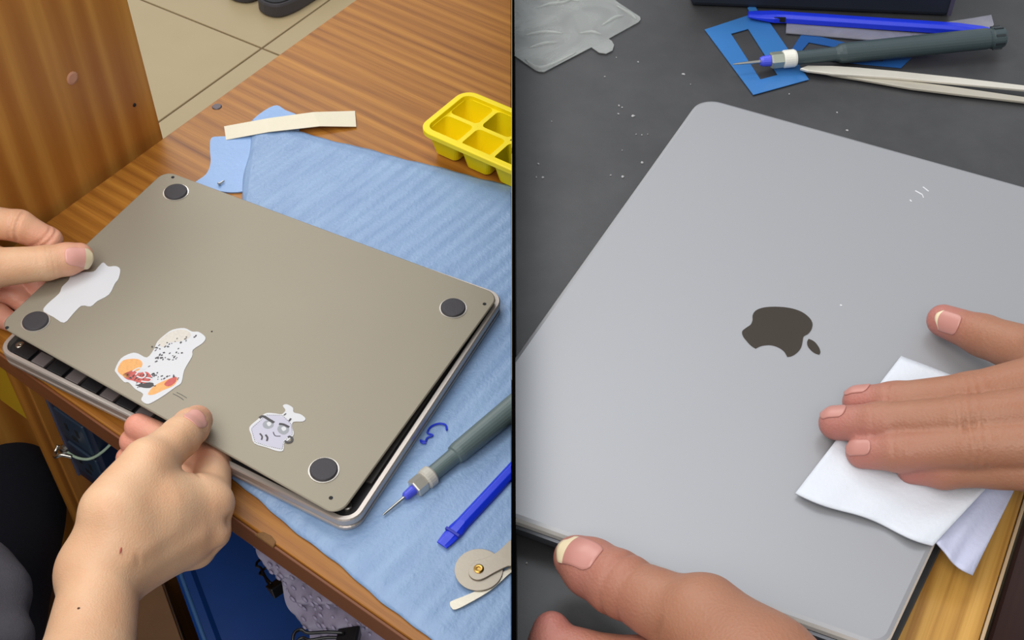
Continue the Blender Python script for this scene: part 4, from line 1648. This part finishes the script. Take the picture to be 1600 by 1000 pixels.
def frame(name, outer_, hole_, z_, mt, label, tab=None):
    r = thing(name, at(sum(x for x, y in outer_) / 4, sum(y for x, y in outer_) / 4, z_ - 0.0004), label, 'film frame')
    O_ = [at(x, y, z_) for x, y in outer_]
    H_ = [at(x, y, z_) for x, y in hole_]
    v_ = O_ + H_ + [p - Z * 0.0004 for p in O_ + H_]
    f_ = []
    for i in range(4):
        j = (i + 1) % 4
        f_ += [[i, j, j + 4, i + 4], [i + 8, i + 12, j + 12, j + 8], [i, i + 8, j + 8, j], [i + 4, j + 4, j + 12, i + 12]]
    mk('sheet', v_, f_, mt, r)
    if tab:
        v_, f_ = slab([at(x, y, z_ + 0.0003) for x, y in tab], 0.0003)
        mk('tab', v_, f_, mt, r)
    return r


frame('blue_film_frame', [(1101, 46), (1190, 17), (1264, 124), (1177, 148)], [(1142, 52.5), (1169, 45), (1215, 117), (1188, 124)], BEN + 0.0010, bfilm, 'bright blue rectangular film frame with a slot, under the needle of the screwdriver', [(1168, 12), (1179, 7), (1187, 24), (1176, 30)])
frame('blue_film_frame', [(1254, 51), (1424, 90), (1408, 106), (1230, 88)], [(1264, 66), (1386, 89), (1378, 96), (1252, 80)], BEN + 0.0008, bfilm2, 'darker blue film frame mostly hidden beneath the screwdriver handle')

# clear plastic sleeve strip
v, f = sheet([(1229, 36), (1228, 51), (1300, 57), (1372, 63), (1460, 60), (1545, 52), (1553, 38), (1549, 23), (1520, 28), (1440, 40), (1330, 40)], BEN + 0.0018, 0.0006)
tag(mk('plastic_sleeve', v, f, film_mat('grey_sleeve', rgb(150, 150, 164), 0.62)), 'clear grey plastic sleeve strip lying under the blue pry stick', 'plastic strip')

# blue pry stick
a_, b_ = at(1169, 22, BEN + 0.0042), at(1546, 47, BEN + 0.0058)
d_ = (b_ - a_).normalized()
s_ = Z.cross(d_)
Lb = (b_ - a_).length
sp2 = thing('pry_stick', (a_ + b_) / 2 - Z * 0.004, 'long blue plastic pry stick in front of the dark box on the black mat', 'pry tool')
loops = []
for t_, w_, h_ in ((0.0, 0.0030, 0.0008), (0.006, 0.0042, 0.0012), (0.016, 0.0046, 0.0024), (0.022, 0.0036, 0.0026), (Lb - 0.02, 0.0036, 0.0026), (Lb - 0.004, 0.0038, 0.0012), (Lb, 0.0030, 0.0005)):
    c = a_ + d_ * t_
    loops.append([c + s_ * (w_ * x) + Z * (h_ * z_) for x, z_ in ((-1, -1), (1, -1), (1, 0.3), (0.5, 1), (-0.5, 1), (-1, 0.3))])
v, f = rings(loops)
mk('shaft', v, f, M['blue_plastic'], sp2, bevel=0.0004)
v, f = box(a_ + d_ * 0.019 - s_ * 0.0032 - Z * 0.0001, d_, s_, Z, 0.0035, 0.0009, 0.0015)
mk('hook_notch', v, f, M['hole'], sp2)

# screwdriver
a_, b_ = at(1145, 100.5, BEN + 0.0070), at(1567, 58, BEN + 0.0102)
L2 = (b_ - a_).length
k = L2 / 424.0
sc2 = thing('screwdriver', (a_ + b_) / 2 - Z * 0.008, 'dark grey-green precision screwdriver resting across the blue film frames and pry stick', 'screwdriver')
part('needle_bit', [(0, 0.0003), (10 * k, 0.0007), (38 * k, 0.0011), (44 * k, 0.0012)], M['steel'], sc2, a_, b_, 12)
part('colour_ring', [(42 * k, 0.0022), (46 * k, 0.0030), (57 * k, 0.0033), (60 * k, 0.0030)], M['violet_plastic'], sc2, a_, b_, 16, label='violet blue ring')
part('hex_nut', [(58 * k, 0.0042), (60 * k, 0.0048), (76 * k, 0.0048), (78 * k, 0.0044)], plain('pale_green_metal', rgb(176, 182, 168), 0.3, 0.6), sc2, a_, b_, 6)
part('collar', [(77 * k, 0.0046), (79 * k, 0.0052), (94 * k, 0.0052), (97 * k, 0.0046)], plain('white_collar', rgb(224, 222, 212), 0.5), sc2, a_, b_, 24, label='white collar')
dg = plain('dark_grey_green', rgb(58, 72, 76), 0.45, 0, 0.04, 500)
part('handle', [(96 * k, 0.0036), (98 * k, 0.0040), (158 * k, 0.0042), (162 * k, 0.0046), (166 * k, 0.0056), (172 * k, 0.0060), (300 * k, 0.0062), (398 * k, 0.0062), (401 * k, 0.0057), (404 * k, 0.0057), (406 * k, 0.0064), (420 * k, 0.0064), (424 * k, 0.0058)], dg, sc2, a_, b_, 24)
bits = []
ax = (b_ - a_).normalized()
u_ = ax.orthogonal().normalized()
w2 = ax.cross(u_)
for i in range(8):
    q_ = i * math.pi / 4
    bits.append(box(a_ + ax * (413 * k) + (u_ * math.cos(q_) + w2 * math.sin(q_)) * 0.0064, ax, u_ * math.cos(q_) + w2 * math.sin(q_), ax.cross(u_ * math.cos(q_) + w2 * math.sin(q_)), 0.0028, 0.0005, 0.0006))
v, f = join(*bits)
mk('cap_ridges', v, f, plain('cap_black', rgb(36, 42, 46), 0.4), sc2)

# tweezers
tz = thing('tweezers', at(1450, 130, BEN), 'pair of silver steel tweezers lying on the black mat below the screwdriver', 'tweezers')
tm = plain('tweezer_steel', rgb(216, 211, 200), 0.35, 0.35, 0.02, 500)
v, f = sheet([(1250, 106.5), (1262, 102), (1300, 102.5), (1340, 105), (1400, 110.5), (1500, 121), (1600, 133), (1690, 147), (1720, 152), (1722, 157), (1690, 153), (1600, 140), (1482, 129), (1397, 121), (1300, 115), (1262, 110)], BEN + 0.0046, 0.0016)
mk('upper_arm', v, f, tm, tz, bevel=0.0004)
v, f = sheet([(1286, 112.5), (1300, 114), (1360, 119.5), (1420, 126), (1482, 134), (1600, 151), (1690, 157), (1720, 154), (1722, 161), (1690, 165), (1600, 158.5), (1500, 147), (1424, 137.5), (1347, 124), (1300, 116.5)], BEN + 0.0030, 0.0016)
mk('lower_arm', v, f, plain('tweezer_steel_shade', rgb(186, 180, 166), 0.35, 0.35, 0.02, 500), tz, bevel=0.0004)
v, f = sheet([(1690, 145), (1730, 151), (1732, 163), (1690, 166)], BEN + 0.0050, 0.0042)
mk('joined_end', v, f, tm, tz, bevel=0.0006)

# ------------------------------------------------------------------ white wiping tissue under the right hand
def cloth(name, corners, edges, label, parent, n=36, amp=0.0008, thick=0.0008, mt=None, zf=None):
    a__, b__, c__, d__ = corners       # pixel corners in order
    V, F = [], []
    for i in range(n + 1):
        for j in range(n + 1):
            s, t = i / n, j / n
            x = (a__[0] * (1 - s) + b__[0] * s) * (1 - t) + (d__[0] * (1 - s) + c__[0] * s) * t
            y = (a__[1] * (1 - s) + b__[1] * s) * (1 - t) + (d__[1] * (1 - s) + c__[1] * s) * t
            ex, ey = edges(s, t)
            zz = zf(s, t) + amp * (math.sin(s * 9 + t * 5) * math.sin(t * 7 - s * 3) + 0.6 * math.sin(t * 17 + s * 6))
            V.append(at(x + ex, y + ey, zz))
    for i in range(n):
        for j in range(n):
            k_ = i * (n + 1) + j
            F.append([k_, k_ + 1, k_ + n + 2, k_ + n + 1])
    K = len(V)
    V += [p - Z * thick for p in V]
    F += [[x + K for x in fq[::-1]] for fq in F]
    rim_ = [i * (n + 1) for i in range(n + 1)] + [n * (n + 1) + j for j in range(1, n + 1)] + [i * (n + 1) + n for i in range(n - 1, -1, -1)] + [j for j in range(n - 1, 0, -1)]
    for i in range(len(rim_)):
        p_, q_ = rim_[i], rim_[(i + 1) % len(rim_)]
        F.append([p_, q_, q_ + K, p_ + K])
    return mk(name, V, F, mt, parent, smooth=True, label=label)


tis = thing('wiping_tissue', at(1420, 740, LT), 'folded white wiping tissue under the hand on the silver laptop lid', 'tissue')
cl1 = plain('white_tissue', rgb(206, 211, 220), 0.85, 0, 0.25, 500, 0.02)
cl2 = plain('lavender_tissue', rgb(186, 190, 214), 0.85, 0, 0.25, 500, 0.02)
cloth('upper_fold', [(1408, 556), (1243, 770), (1458, 852), (1640, 655)],
      lambda s, t: (6 * math.sin(t * 3.14) * s, (3 * math.sin(t * 9.4) + 4 * t * (1 - t)) * s - 4 * math.sin(3.14 * t) * (1 - s)), None, tis, mt=cl1,
      zf=lambda s, t: LT + 0.0030 + 0.0012 * math.sin(3.14 * s))
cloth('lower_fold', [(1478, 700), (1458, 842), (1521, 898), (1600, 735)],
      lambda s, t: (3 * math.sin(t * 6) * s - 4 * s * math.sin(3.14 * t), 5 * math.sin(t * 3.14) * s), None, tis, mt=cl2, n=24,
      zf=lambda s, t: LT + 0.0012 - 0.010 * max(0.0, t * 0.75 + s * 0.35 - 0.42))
# ------------------------------------------------------------------ people
skL = skin('light_skin', rgb(226, 184, 148), rgb(222, 148, 130))
skR = skin('tan_skin', rgb(158, 112, 88), rgb(178, 112, 108), 0.46)
nbed = plain('nail_bed', rgb(226, 166, 154), 0.3, 0, 0, 200, 0.03, 0.5)
nbR = plain('tan_nail_bed', rgb(184, 128, 118), 0.34, 0, 0, 200, 0.03, 0.5)
ntip = plain('nail_free_edge', rgb(222, 206, 172), 0.32, 0, 0, 200, 0.03, 0.5)


def A_(px, py, z_):
    return np.array(at(px, py, z_))


def to_cam(p):
    d = np.array([0, 0, CZ]) - np.array(p)
    return d / np.linalg.norm(d)


def knuckle(fl, pa, pj, pb, r, n=3, gap=0.0026, depth=0.0006, width=0.0009, up=None):
    depth, width = depth * 1.5, max(width, 0.0011)
    """transverse skin folds on the back of a joint"""
    pa, pj, pb = np.array(pa), np.array(pj), np.array(pb)
    ax_ = (pb - pa) / np.linalg.norm(pb - pa)
    dn = to_cam(pj) if up is None else np.array(up)
    dn = dn - ax_ * (dn @ ax_)
    dn /= np.linalg.norm(dn)
    for i in range(n):
        fl.creases.append((pj + ax_ * gap * (i - (n - 1) / 2), ax_, dn, width, depth * (1 if i == n // 2 else 0.7), r * 1.6))


# ---- person on the left: two hands, dark trousers, grey shirt
pl = thing('person', at(-110, 900, -1.36), 'person in dark trousers and grey shirt lifting the laptop bottom cover with both hands', 'person')

# upper left hand: thumb on the cover, fingers hooked under its edge
h = Flesh(0.012, 0.005, 0.0012)
wr = A_(-235, 440, -.565)
th = [A_(-150, 452, -.562), A_(-25, 420, -.571), A_(72, 411, -.5755), A_(124, 401, -.5795)]
h.add_core((wr, .023), (A_(-60, 345, -.575), .0125))
h.add_core((wr, .023), (A_(-75, 385, -.585), .012))
h.add_core((wr, .022), (A_(-90, 425, -.595), .0115))
h.add_core((wr, .021), (A_(-95, 465, -.602), .0105))
h.add_core((A_(-420, 520, -.56), .030), (wr, .023), (th[0], .018), (th[1], .0150))
h.add_digit((th[0], .017), (th[1], .0142), (th[2], .0118), (A_(105, 405, -.578), .0112), (th[3], .0098))
ix = [A_(-60, 342, -.573), A_(30, 353, -.574), A_(76, 376, -.585), A_(84, 402, -.6035)]
h.add_digit((ix[0], .0125), (ix[1], .0112), (ix[2], .0094), (ix[3], .0080))
mi = [A_(-75, 385, -.585), A_(-8, 408, -.592), A_(45, 432, -.604), A_(60, 462, -.611)]
h.add_digit((mi[0], .012), (mi[1], .0108), (mi[2], .0090), (mi[3], .0078))
ri = [A_(-90, 425, -.595), A_(-30, 448, -.600), A_(20, 460, -.606), A_(44, 479, -.611)]
h.add_digit((ri[0], .0115), (ri[1], .0104), (ri[2], .0086), (ri[3], .0076))
pk = [A_(-95, 465, -.602), A_(-45, 482, -.604), A_(-4, 492, -.607), A_(16, 502, -.611)]
h.add_digit((pk[0], .0105), (pk[1], .0094), (pk[2], .0080), (pk[3], .0072))
knuckle(h, th[1], th[2], th[3], .0118, 4, .0030, .0005)
knuckle(h, ix[0], ix[1], ix[2], .012, 2, .0044, .0011, .0013)
knuckle(h, ix[1], A_(66, 370, -.582), ix[3], .010, 2, .0036, .0010, .0012)
arm = flesh_obj('left_arm', h, 0.0011, skL, pl, [(th[3], .016, .8), (ix[2], .018, .7), (ix[3], .018, .8), (mi[2], .02, .9), (mi[3], .02, .9), (ri[2], .02, .9), (ri[3], .02, .9), (pk[3], .02, .9), (ix[1], .014, .45)])
nail(h, arm, A_(146, 400, -.575), A_(103, 399, -.568), to_cam(th[3]) + np.array([0.0, .35, .1]), .0125, .0145, .0042, nbed, ntip)

# lower hand: thumb on top of the cover, fist of fingers under its front edge
h = Flesh(0.010, 0.005, 0.0012)
wr = A_(155, 895, -.580)
th = [A_(182, 802, -.560), A_(232, 726, -.563), A_(283, 682, -.5735), A_(308, 657, -.5855)]
mc = [A_(326, 786, -.592), A_(322, 829, -.601), A_(298, 856, -.611), A_(262, 872, -.622)]
h.add_core((A_(70, 1330, -.52), .034), (A_(122, 1060, -.568), .0215), (wr, .0185))
h.add_core((A_(142, 1060, -.574), .0205), (A_(166, 905, -.586), .0170))
for m_, r_ in zip(mc, (.0130, .0118, .0108, .0098)):
    h.add_core((wr, .0180), (m_, r_))
h.add_core((wr, .0180), (th[0], .0180), (th[1], .0146))
h.add_core((A_(205, 775, -.566), .0165), (A_(300, 776, -.588), .0135))
h.add_core((A_(205, 835, -.571), .0190), (A_(255, 800, -.5755), .0175), (A_(308, 795, -.587), .0140))
h.add_core((A_(190, 850, -.573), .0185), (A_(290, 835, -.592), .0135))
h.add_digit((th[0], .0175), (th[1], .0140), (th[2], .0120), (A_(298, 667, -.580), .0112), (th[3], .0096))
ix = [mc[0], A_(333, 727, -.6105), A_(282, 697, -.6145), A_(216, 667, -.6085)]
h.add_digit((ix[0], .0130), (ix[1], .0112), (ix[2], .0096), (ix[3], .0088))
mi = [mc[1], A_(330, 778, -.617), A_(262, 722, -.624), A_(207, 690, -.618)]
h.add_digit((mi[0], .0125), (mi[1], .0112), (mi[2], .0094), (mi[3], .0084))
ri = [mc[2], A_(318, 812, -.625), A_(246, 756, -.632), A_(200, 716, -.628)]
h.add_digit((ri[0], .0118), (ri[1], .0106), (ri[2], .0088), (ri[3], .0078))
pk = [mc[3], A_(284, 842, -.634), A_(232, 800, -.636), A_(205, 772, -.632)]
h.add_digit((pk[0], .0104), (pk[1], .0094), (pk[2], .0080), (pk[3], .0072))
for x_, y_, z_, r_, a_ in ((350, 786, -.588, .0085, .0026), (346, 836, -.598, .0080, .0030), (318, 866, -.612, .0075, .0028), (356, 814, -.594, .0045, -.0022), (336, 856, -.604, .0045, -.0024),
                           (240, 722, -.548, .0090, .0014), (286, 676, -.560, .0070, .0008)):
    h.bumps.append((A_(x_, y_, z_), r_, a_))
# tendons fanning over the back of the hand
for (xa, ya), (xb, yb), zz in (((205, 880), (330, 800), -.560), ((215, 893), (318, 838), -.575)):
    for i_ in range(9):
        t__ = i_ / 8
        h.bumps.append((A_(xa + (xb - xa) * t__, ya + (yb - ya) * t__, zz - .010 * t__), .0050, .00055))
cp__ = A_(222, 900, -.572)
h.creases.append((cp__, np.array(V_) * .8 + np.array(U) * .6, to_cam(cp__), .0012, .0009, .016))
h.bumps.append((A_(178, 880, -.556), .016, .0016))
knuckle(h, th[1], th[2], th[3], .012, 3, .0030, .0003)
# fold of skin between thumb and index
wv_ = A_(310, 752, -.586)
h.creases.append((wv_, np.array(U) * 0.3 + np.array(V_) * 0.95, to_cam(wv_), .0010, .0009, .016))
h.creases.append((A_(285, 742, -.582), np.array(V_), to_cam(wv_), .0010, .0008, .012))
arm = flesh_obj('right_arm', h, 0.0011, skL, pl, [(th[3], .015, .55), (ix[3], .022, 1.0), (mi[3], .02, 1.0), (ri[3], .02, .9), (ix[1], .016, .6), (ix[2], .02, .8), (mc[0], .012, .25)])
nail(h, arm, A_(327, 640, -.577), A_(296, 664, -.567), to_cam(th[3]) + np.array([-.1, .5, .1]), .0125, .0130, .0008, nbed, nbed)
# mole and small cut
for x, y, z_, c_, l_ in ((123, 951, -.545, rgb(88, 52, 34), None), (189, 858, -.553, rgb(170, 84, 70), 'small red cut')):
    p = A_(x, y, z_)
    dcam = to_cam(p)
    p = p + dcam * 0.05
    for _ in range(60):
        dd_ = h.field(p[None])[0]
        p = p - dcam * max(dd_, 0) * 0.8
    p = Vector(p)
    n_ = Vector(dcam)
    mt = plain('skin_mark', c_, 0.6)
    if l_:
        s_ = (at(191, 850, z_) - at(187, 866, z_)).normalized()
        v, f = tube([p - s_ * 0.0032, p - s_ * 0.001, p + s_ * 0.0012, p + s_ * 0.0034], [.0001, .0005, .0006, .0001], 6)
    else:
        v, f = lathe(p - n_ * 0.0003, p + n_, [(0, .0008), (.0004, .0007), (.0006, .0003)], 10)
    mk('skin_mark' if l_ else 'mole', v, f, mt, arm, label=l_)

# clothes of the left person
t_ = Flesh(0.05, 0.03, 0.02)
t_.add_core((A_(-330, 1180, -.95), .13), (A_(-135, 960, -.86), .088), (A_(-72, 800, -.86), .078), (A_(-90, 640, -.92), .066))
t_.add_core((A_(-90, 640, -.92), .066), (A_(-95, 700, -1.318), .046))
t_.add_core((A_(-330, 1180, -.95), .13), (A_(-420, 860, -.90), .085), (A_(-480, 640, -.93), .066))
t_.add_core((A_(-480, 640, -.93), .066), (A_(-470, 690, -1.318), .046))
flesh_obj('trousers', t_, 0.006, M['trouser'], pl)
t_ = Flesh(0.03, 0.02, 0.02)
t_.add_core((A_(-420, 1150, -.86), .125), (A_(-640, 1300, -.62), .135), (A_(-900, 1500, -.40), .125))
t_.add_core((A_(-210, 1060, -.76), .07), (A_(-85, 950, -.70), .034), (A_(-30, 885, -.695), .018))
t_.add_core((A_(-90, 1010, -.70), .034), (A_(12, 925, -.69), .014))
t_.add_core((A_(-150, 1040, -.70), .045), (A_(16, 1000, -.685), .015))
t_.add_core((A_(-700, 1400, -.42), .07), (A_(-30, 1430, -.49), .048))
t_.add_core((A_(-385, 510, -.562), .036), (A_(-600, 640, -.57), .046), (A_(-760, 1050, -.60), .07))
flesh_obj('shirt', t_, 0.005, M['shirt'], pl)

# ---- person on the right: one hand steadies the laptop, the other wipes the lid
pr = thing('person', at(1300, 1250, -1.36), 'person with bare forearms steadying the closed silver laptop and wiping its lid', 'person')

# hand at the lower left: thumb on the laptop edge, index finger bent on the mat
h = Flesh(0.012, 0.005, 0.0010)
wr = A_(1290, 1190, -.372)
th = [A_(1185, 1060, -.366), A_(1095, 972, -.372), A_(965, 911, -.3825), A_(900, 872, -.3875)]
mc = [A_(1150, 1085, -.383), A_(1150, 1150, -.390), A_(1160, 1210, -.394), A_(1180, 1265, -.396)]
h.add_core((A_(1420, 1520, -.34), .034), (A_(1350, 1330, -.362), .026), (wr, .0225))
for m_, r_ in zip(mc, (.0125, .0120, .0110, .0100)):
    h.add_core((wr, .021), (m_, r_))
h.add_core((wr, .0225), (th[0], .0195), (th[1], .0148))
h.add_core((A_(1180, 1100, -.376), .0160), (A_(1090, 1030, -.386), .0105))
h.add_digit((th[0], .0180), (th[1], .0140), (A_(1030, 945, -.377), .0118), (th[2], .0116), (A_(922, 886, -.386), .0106), (th[3], .0085))
ix = [mc[0], A_(1000, 1040, -.3985), A_(862, 1004, -.4010), A_(862, 983, -.3995)]
h.add_digit((ix[0], .0125), (ix[1], .0100), (A_(905, 1024, -.400), .0090), (ix[2], .0082), (ix[3], .0066))
mi = [mc[1], A_(990, 1110, -.399), A_(860, 1075, -.4005), A_(800 + 40, 1060, -.4005)]
h.add_digit((mi[0], .0120), (mi[1], .0100), (mi[2], .0085), (mi[3], .0075))
ri = [mc[2], A_(1010, 1180, -.400), A_(890, 1150, -.401), A_(860, 1140, -.401)]
h.add_digit((ri[0], .0112), (ri[1], .0096), (ri[2], .0082), (ri[3], .0074))
pk = [mc[3], A_(1050, 1245, -.400), A_(960, 1225, -.402), A_(930, 1220, -.402)]
h.add_digit((pk[0], .0100), (pk[1], .0088), (pk[2], .0076), (pk[3], .0070))
h.bumps.append((A_(1118, 925, -.362), .012, .0015))
knuckle(h, th[1], A_(992, 912, -.382), th[3], .0130, 2, .0070, .0007, .0012)
cz_ = A_(1065, 985, -.376)
for dx in (0, 18, 36):
    p = A_(1040 + dx, 978 - dx * .3, -.374)
    axx = A_(1060, 960, -.374) - A_(1040, 1000, -.374)
    axx = A_(1100, 1000, -.374) - A_(1040, 960, -.374)
    h.creases.append((p, axx / np.linalg.norm(axx), to_cam(p), .0012, .0011, .011))
arm = flesh_obj('left_arm', h, 0.0010, skR, pr, [(th[3], .014, .8), (A_(930, 900, -.386), .016, .7), (A_(1000, 960, -.384), .012, .6), (ix[2], .018, .7), (ix[3], .014, .8)], lo=np.array([0.0022, -9, 0]))
nail(h, arm, A_(862, 846, -.383), A_(929, 868, -.3725), to_cam(th[3]) + np.array([.02, .42, .05]), .0120, .0135, .0050, nbR, ntip)

# wiping hand from the right
h = Flesh(0.012, 0.0045, 0.0010)
wr = A_(1845, 640, -.352)
mc = [A_(1672, 585, -.360), A_(1678, 640, -.357), A_(1682, 692, -.361), A_(1680, 738, -.370)]
h.add_core((A_(2250, 700, -.352), .033), (A_(2000, 655, -.348), .026), (wr, .0235))
for m_, r_ in zip(mc, (.0118, .0118, .0112, .0100)):
    h.add_core((wr, .0205), (m_, r_))
th = [A_(1760, 600, -.362), A_(1640, 562, -.370), A_(1535, 524, -.3795), A_(1474, 501, -.3855)]
h.add_core((wr, .022), (th[0], .0165), (th[1], .0125))
h.add_core((A_(1720, 600, -.366), .013), (A_(1640, 590, -.368), .0095))
h.add_digit((th[0], .0155), (th[1], .0118), (th[2], .0088), (th[3], .0072))
ix = [mc[0], A_(1515, 618, -.3690), A_(1398, 628, -.3800), A_(1342, 628, -.3865)]
h.add_digit((ix[0], .0112), (ix[1], .0090), (ix[2], .0080), (ix[3], .0068))
mi = [mc[1], A_(1505, 655, -.3670), A_(1375, 661, -.3785), A_(1306, 661, -.3860)]
h.add_digit((mi[0], .0114), (mi[1], .0092), (mi[2], .0081), (mi[3], .0070))
ri = [mc[2], A_(1525, 697, -.3690), A_(1408, 706, -.3790), A_(1348, 706, -.3860)]
h.add_digit((ri[0], .0108), (ri[1], .0088), (ri[2], .0078), (ri[3], .0068))
pk = [mc[3], A_(1560, 730, -.3765), A_(1475, 735, -.3825), A_(1425, 733, -.3872)]
h.add_digit((pk[0], .0100), (pk[1], .0080), (pk[2], .0070), (pk[3], .0060))
for d_ in (ix, mi, ri):
    knuckle(h, d_[0], d_[1], d_[2], .0092, 3, .0030, .0007)
    knuckle(h, d_[1], d_[2], d_[3], .0080, 2, .0024, .0005)
knuckle(h, th[1], th[2], th[3], .0088, 3, .0026, .0006)
arm = flesh_obj('right_arm', h, 0.0010, skR, pr, [(th[3], .013, .9), (ix[3], .014, .8), (mi[3], .015, .8), (ri[3], .014, .8), (pk[3], .013, .8)])
nail(h, arm, A_(1452, 490, -.381), A_(1492, 500, -.374), to_cam(th[3]) + np.array([0, .45, .1]), .0085, .0095, .0014, nbR, ntip)
for d_, w_, ty in ((ix, .0074, .35), (mi, .0074, .1), (ri, .0066, -.45)):
    tip_, dip_ = d_[3], d_[2]
    ax_ = (tip_ - dip_) / np.linalg.norm(tip_ - dip_)
    nail(h, arm, tip_ + ax_ * .005, tip_ - ax_ * .0050, np.array([0.0, ty, 1.0]), w_, .0090, .0006, nbR, nbR)

# short dark sleeves where the arms leave the picture
for ch in (((1418, 1510, -.342), .040, (1520, 1760, -.30), .050), ((2120, 676, -.345), .036, (2460, 745, -.375), .046)):
    t_ = Flesh(0.01, 0.01, 0.01)
    t_.add_core((A_(*ch[0]), ch[1]), (A_(*ch[2]), ch[3]))
    flesh_obj('sleeve', t_, 0.005, M['trouser'], pr)
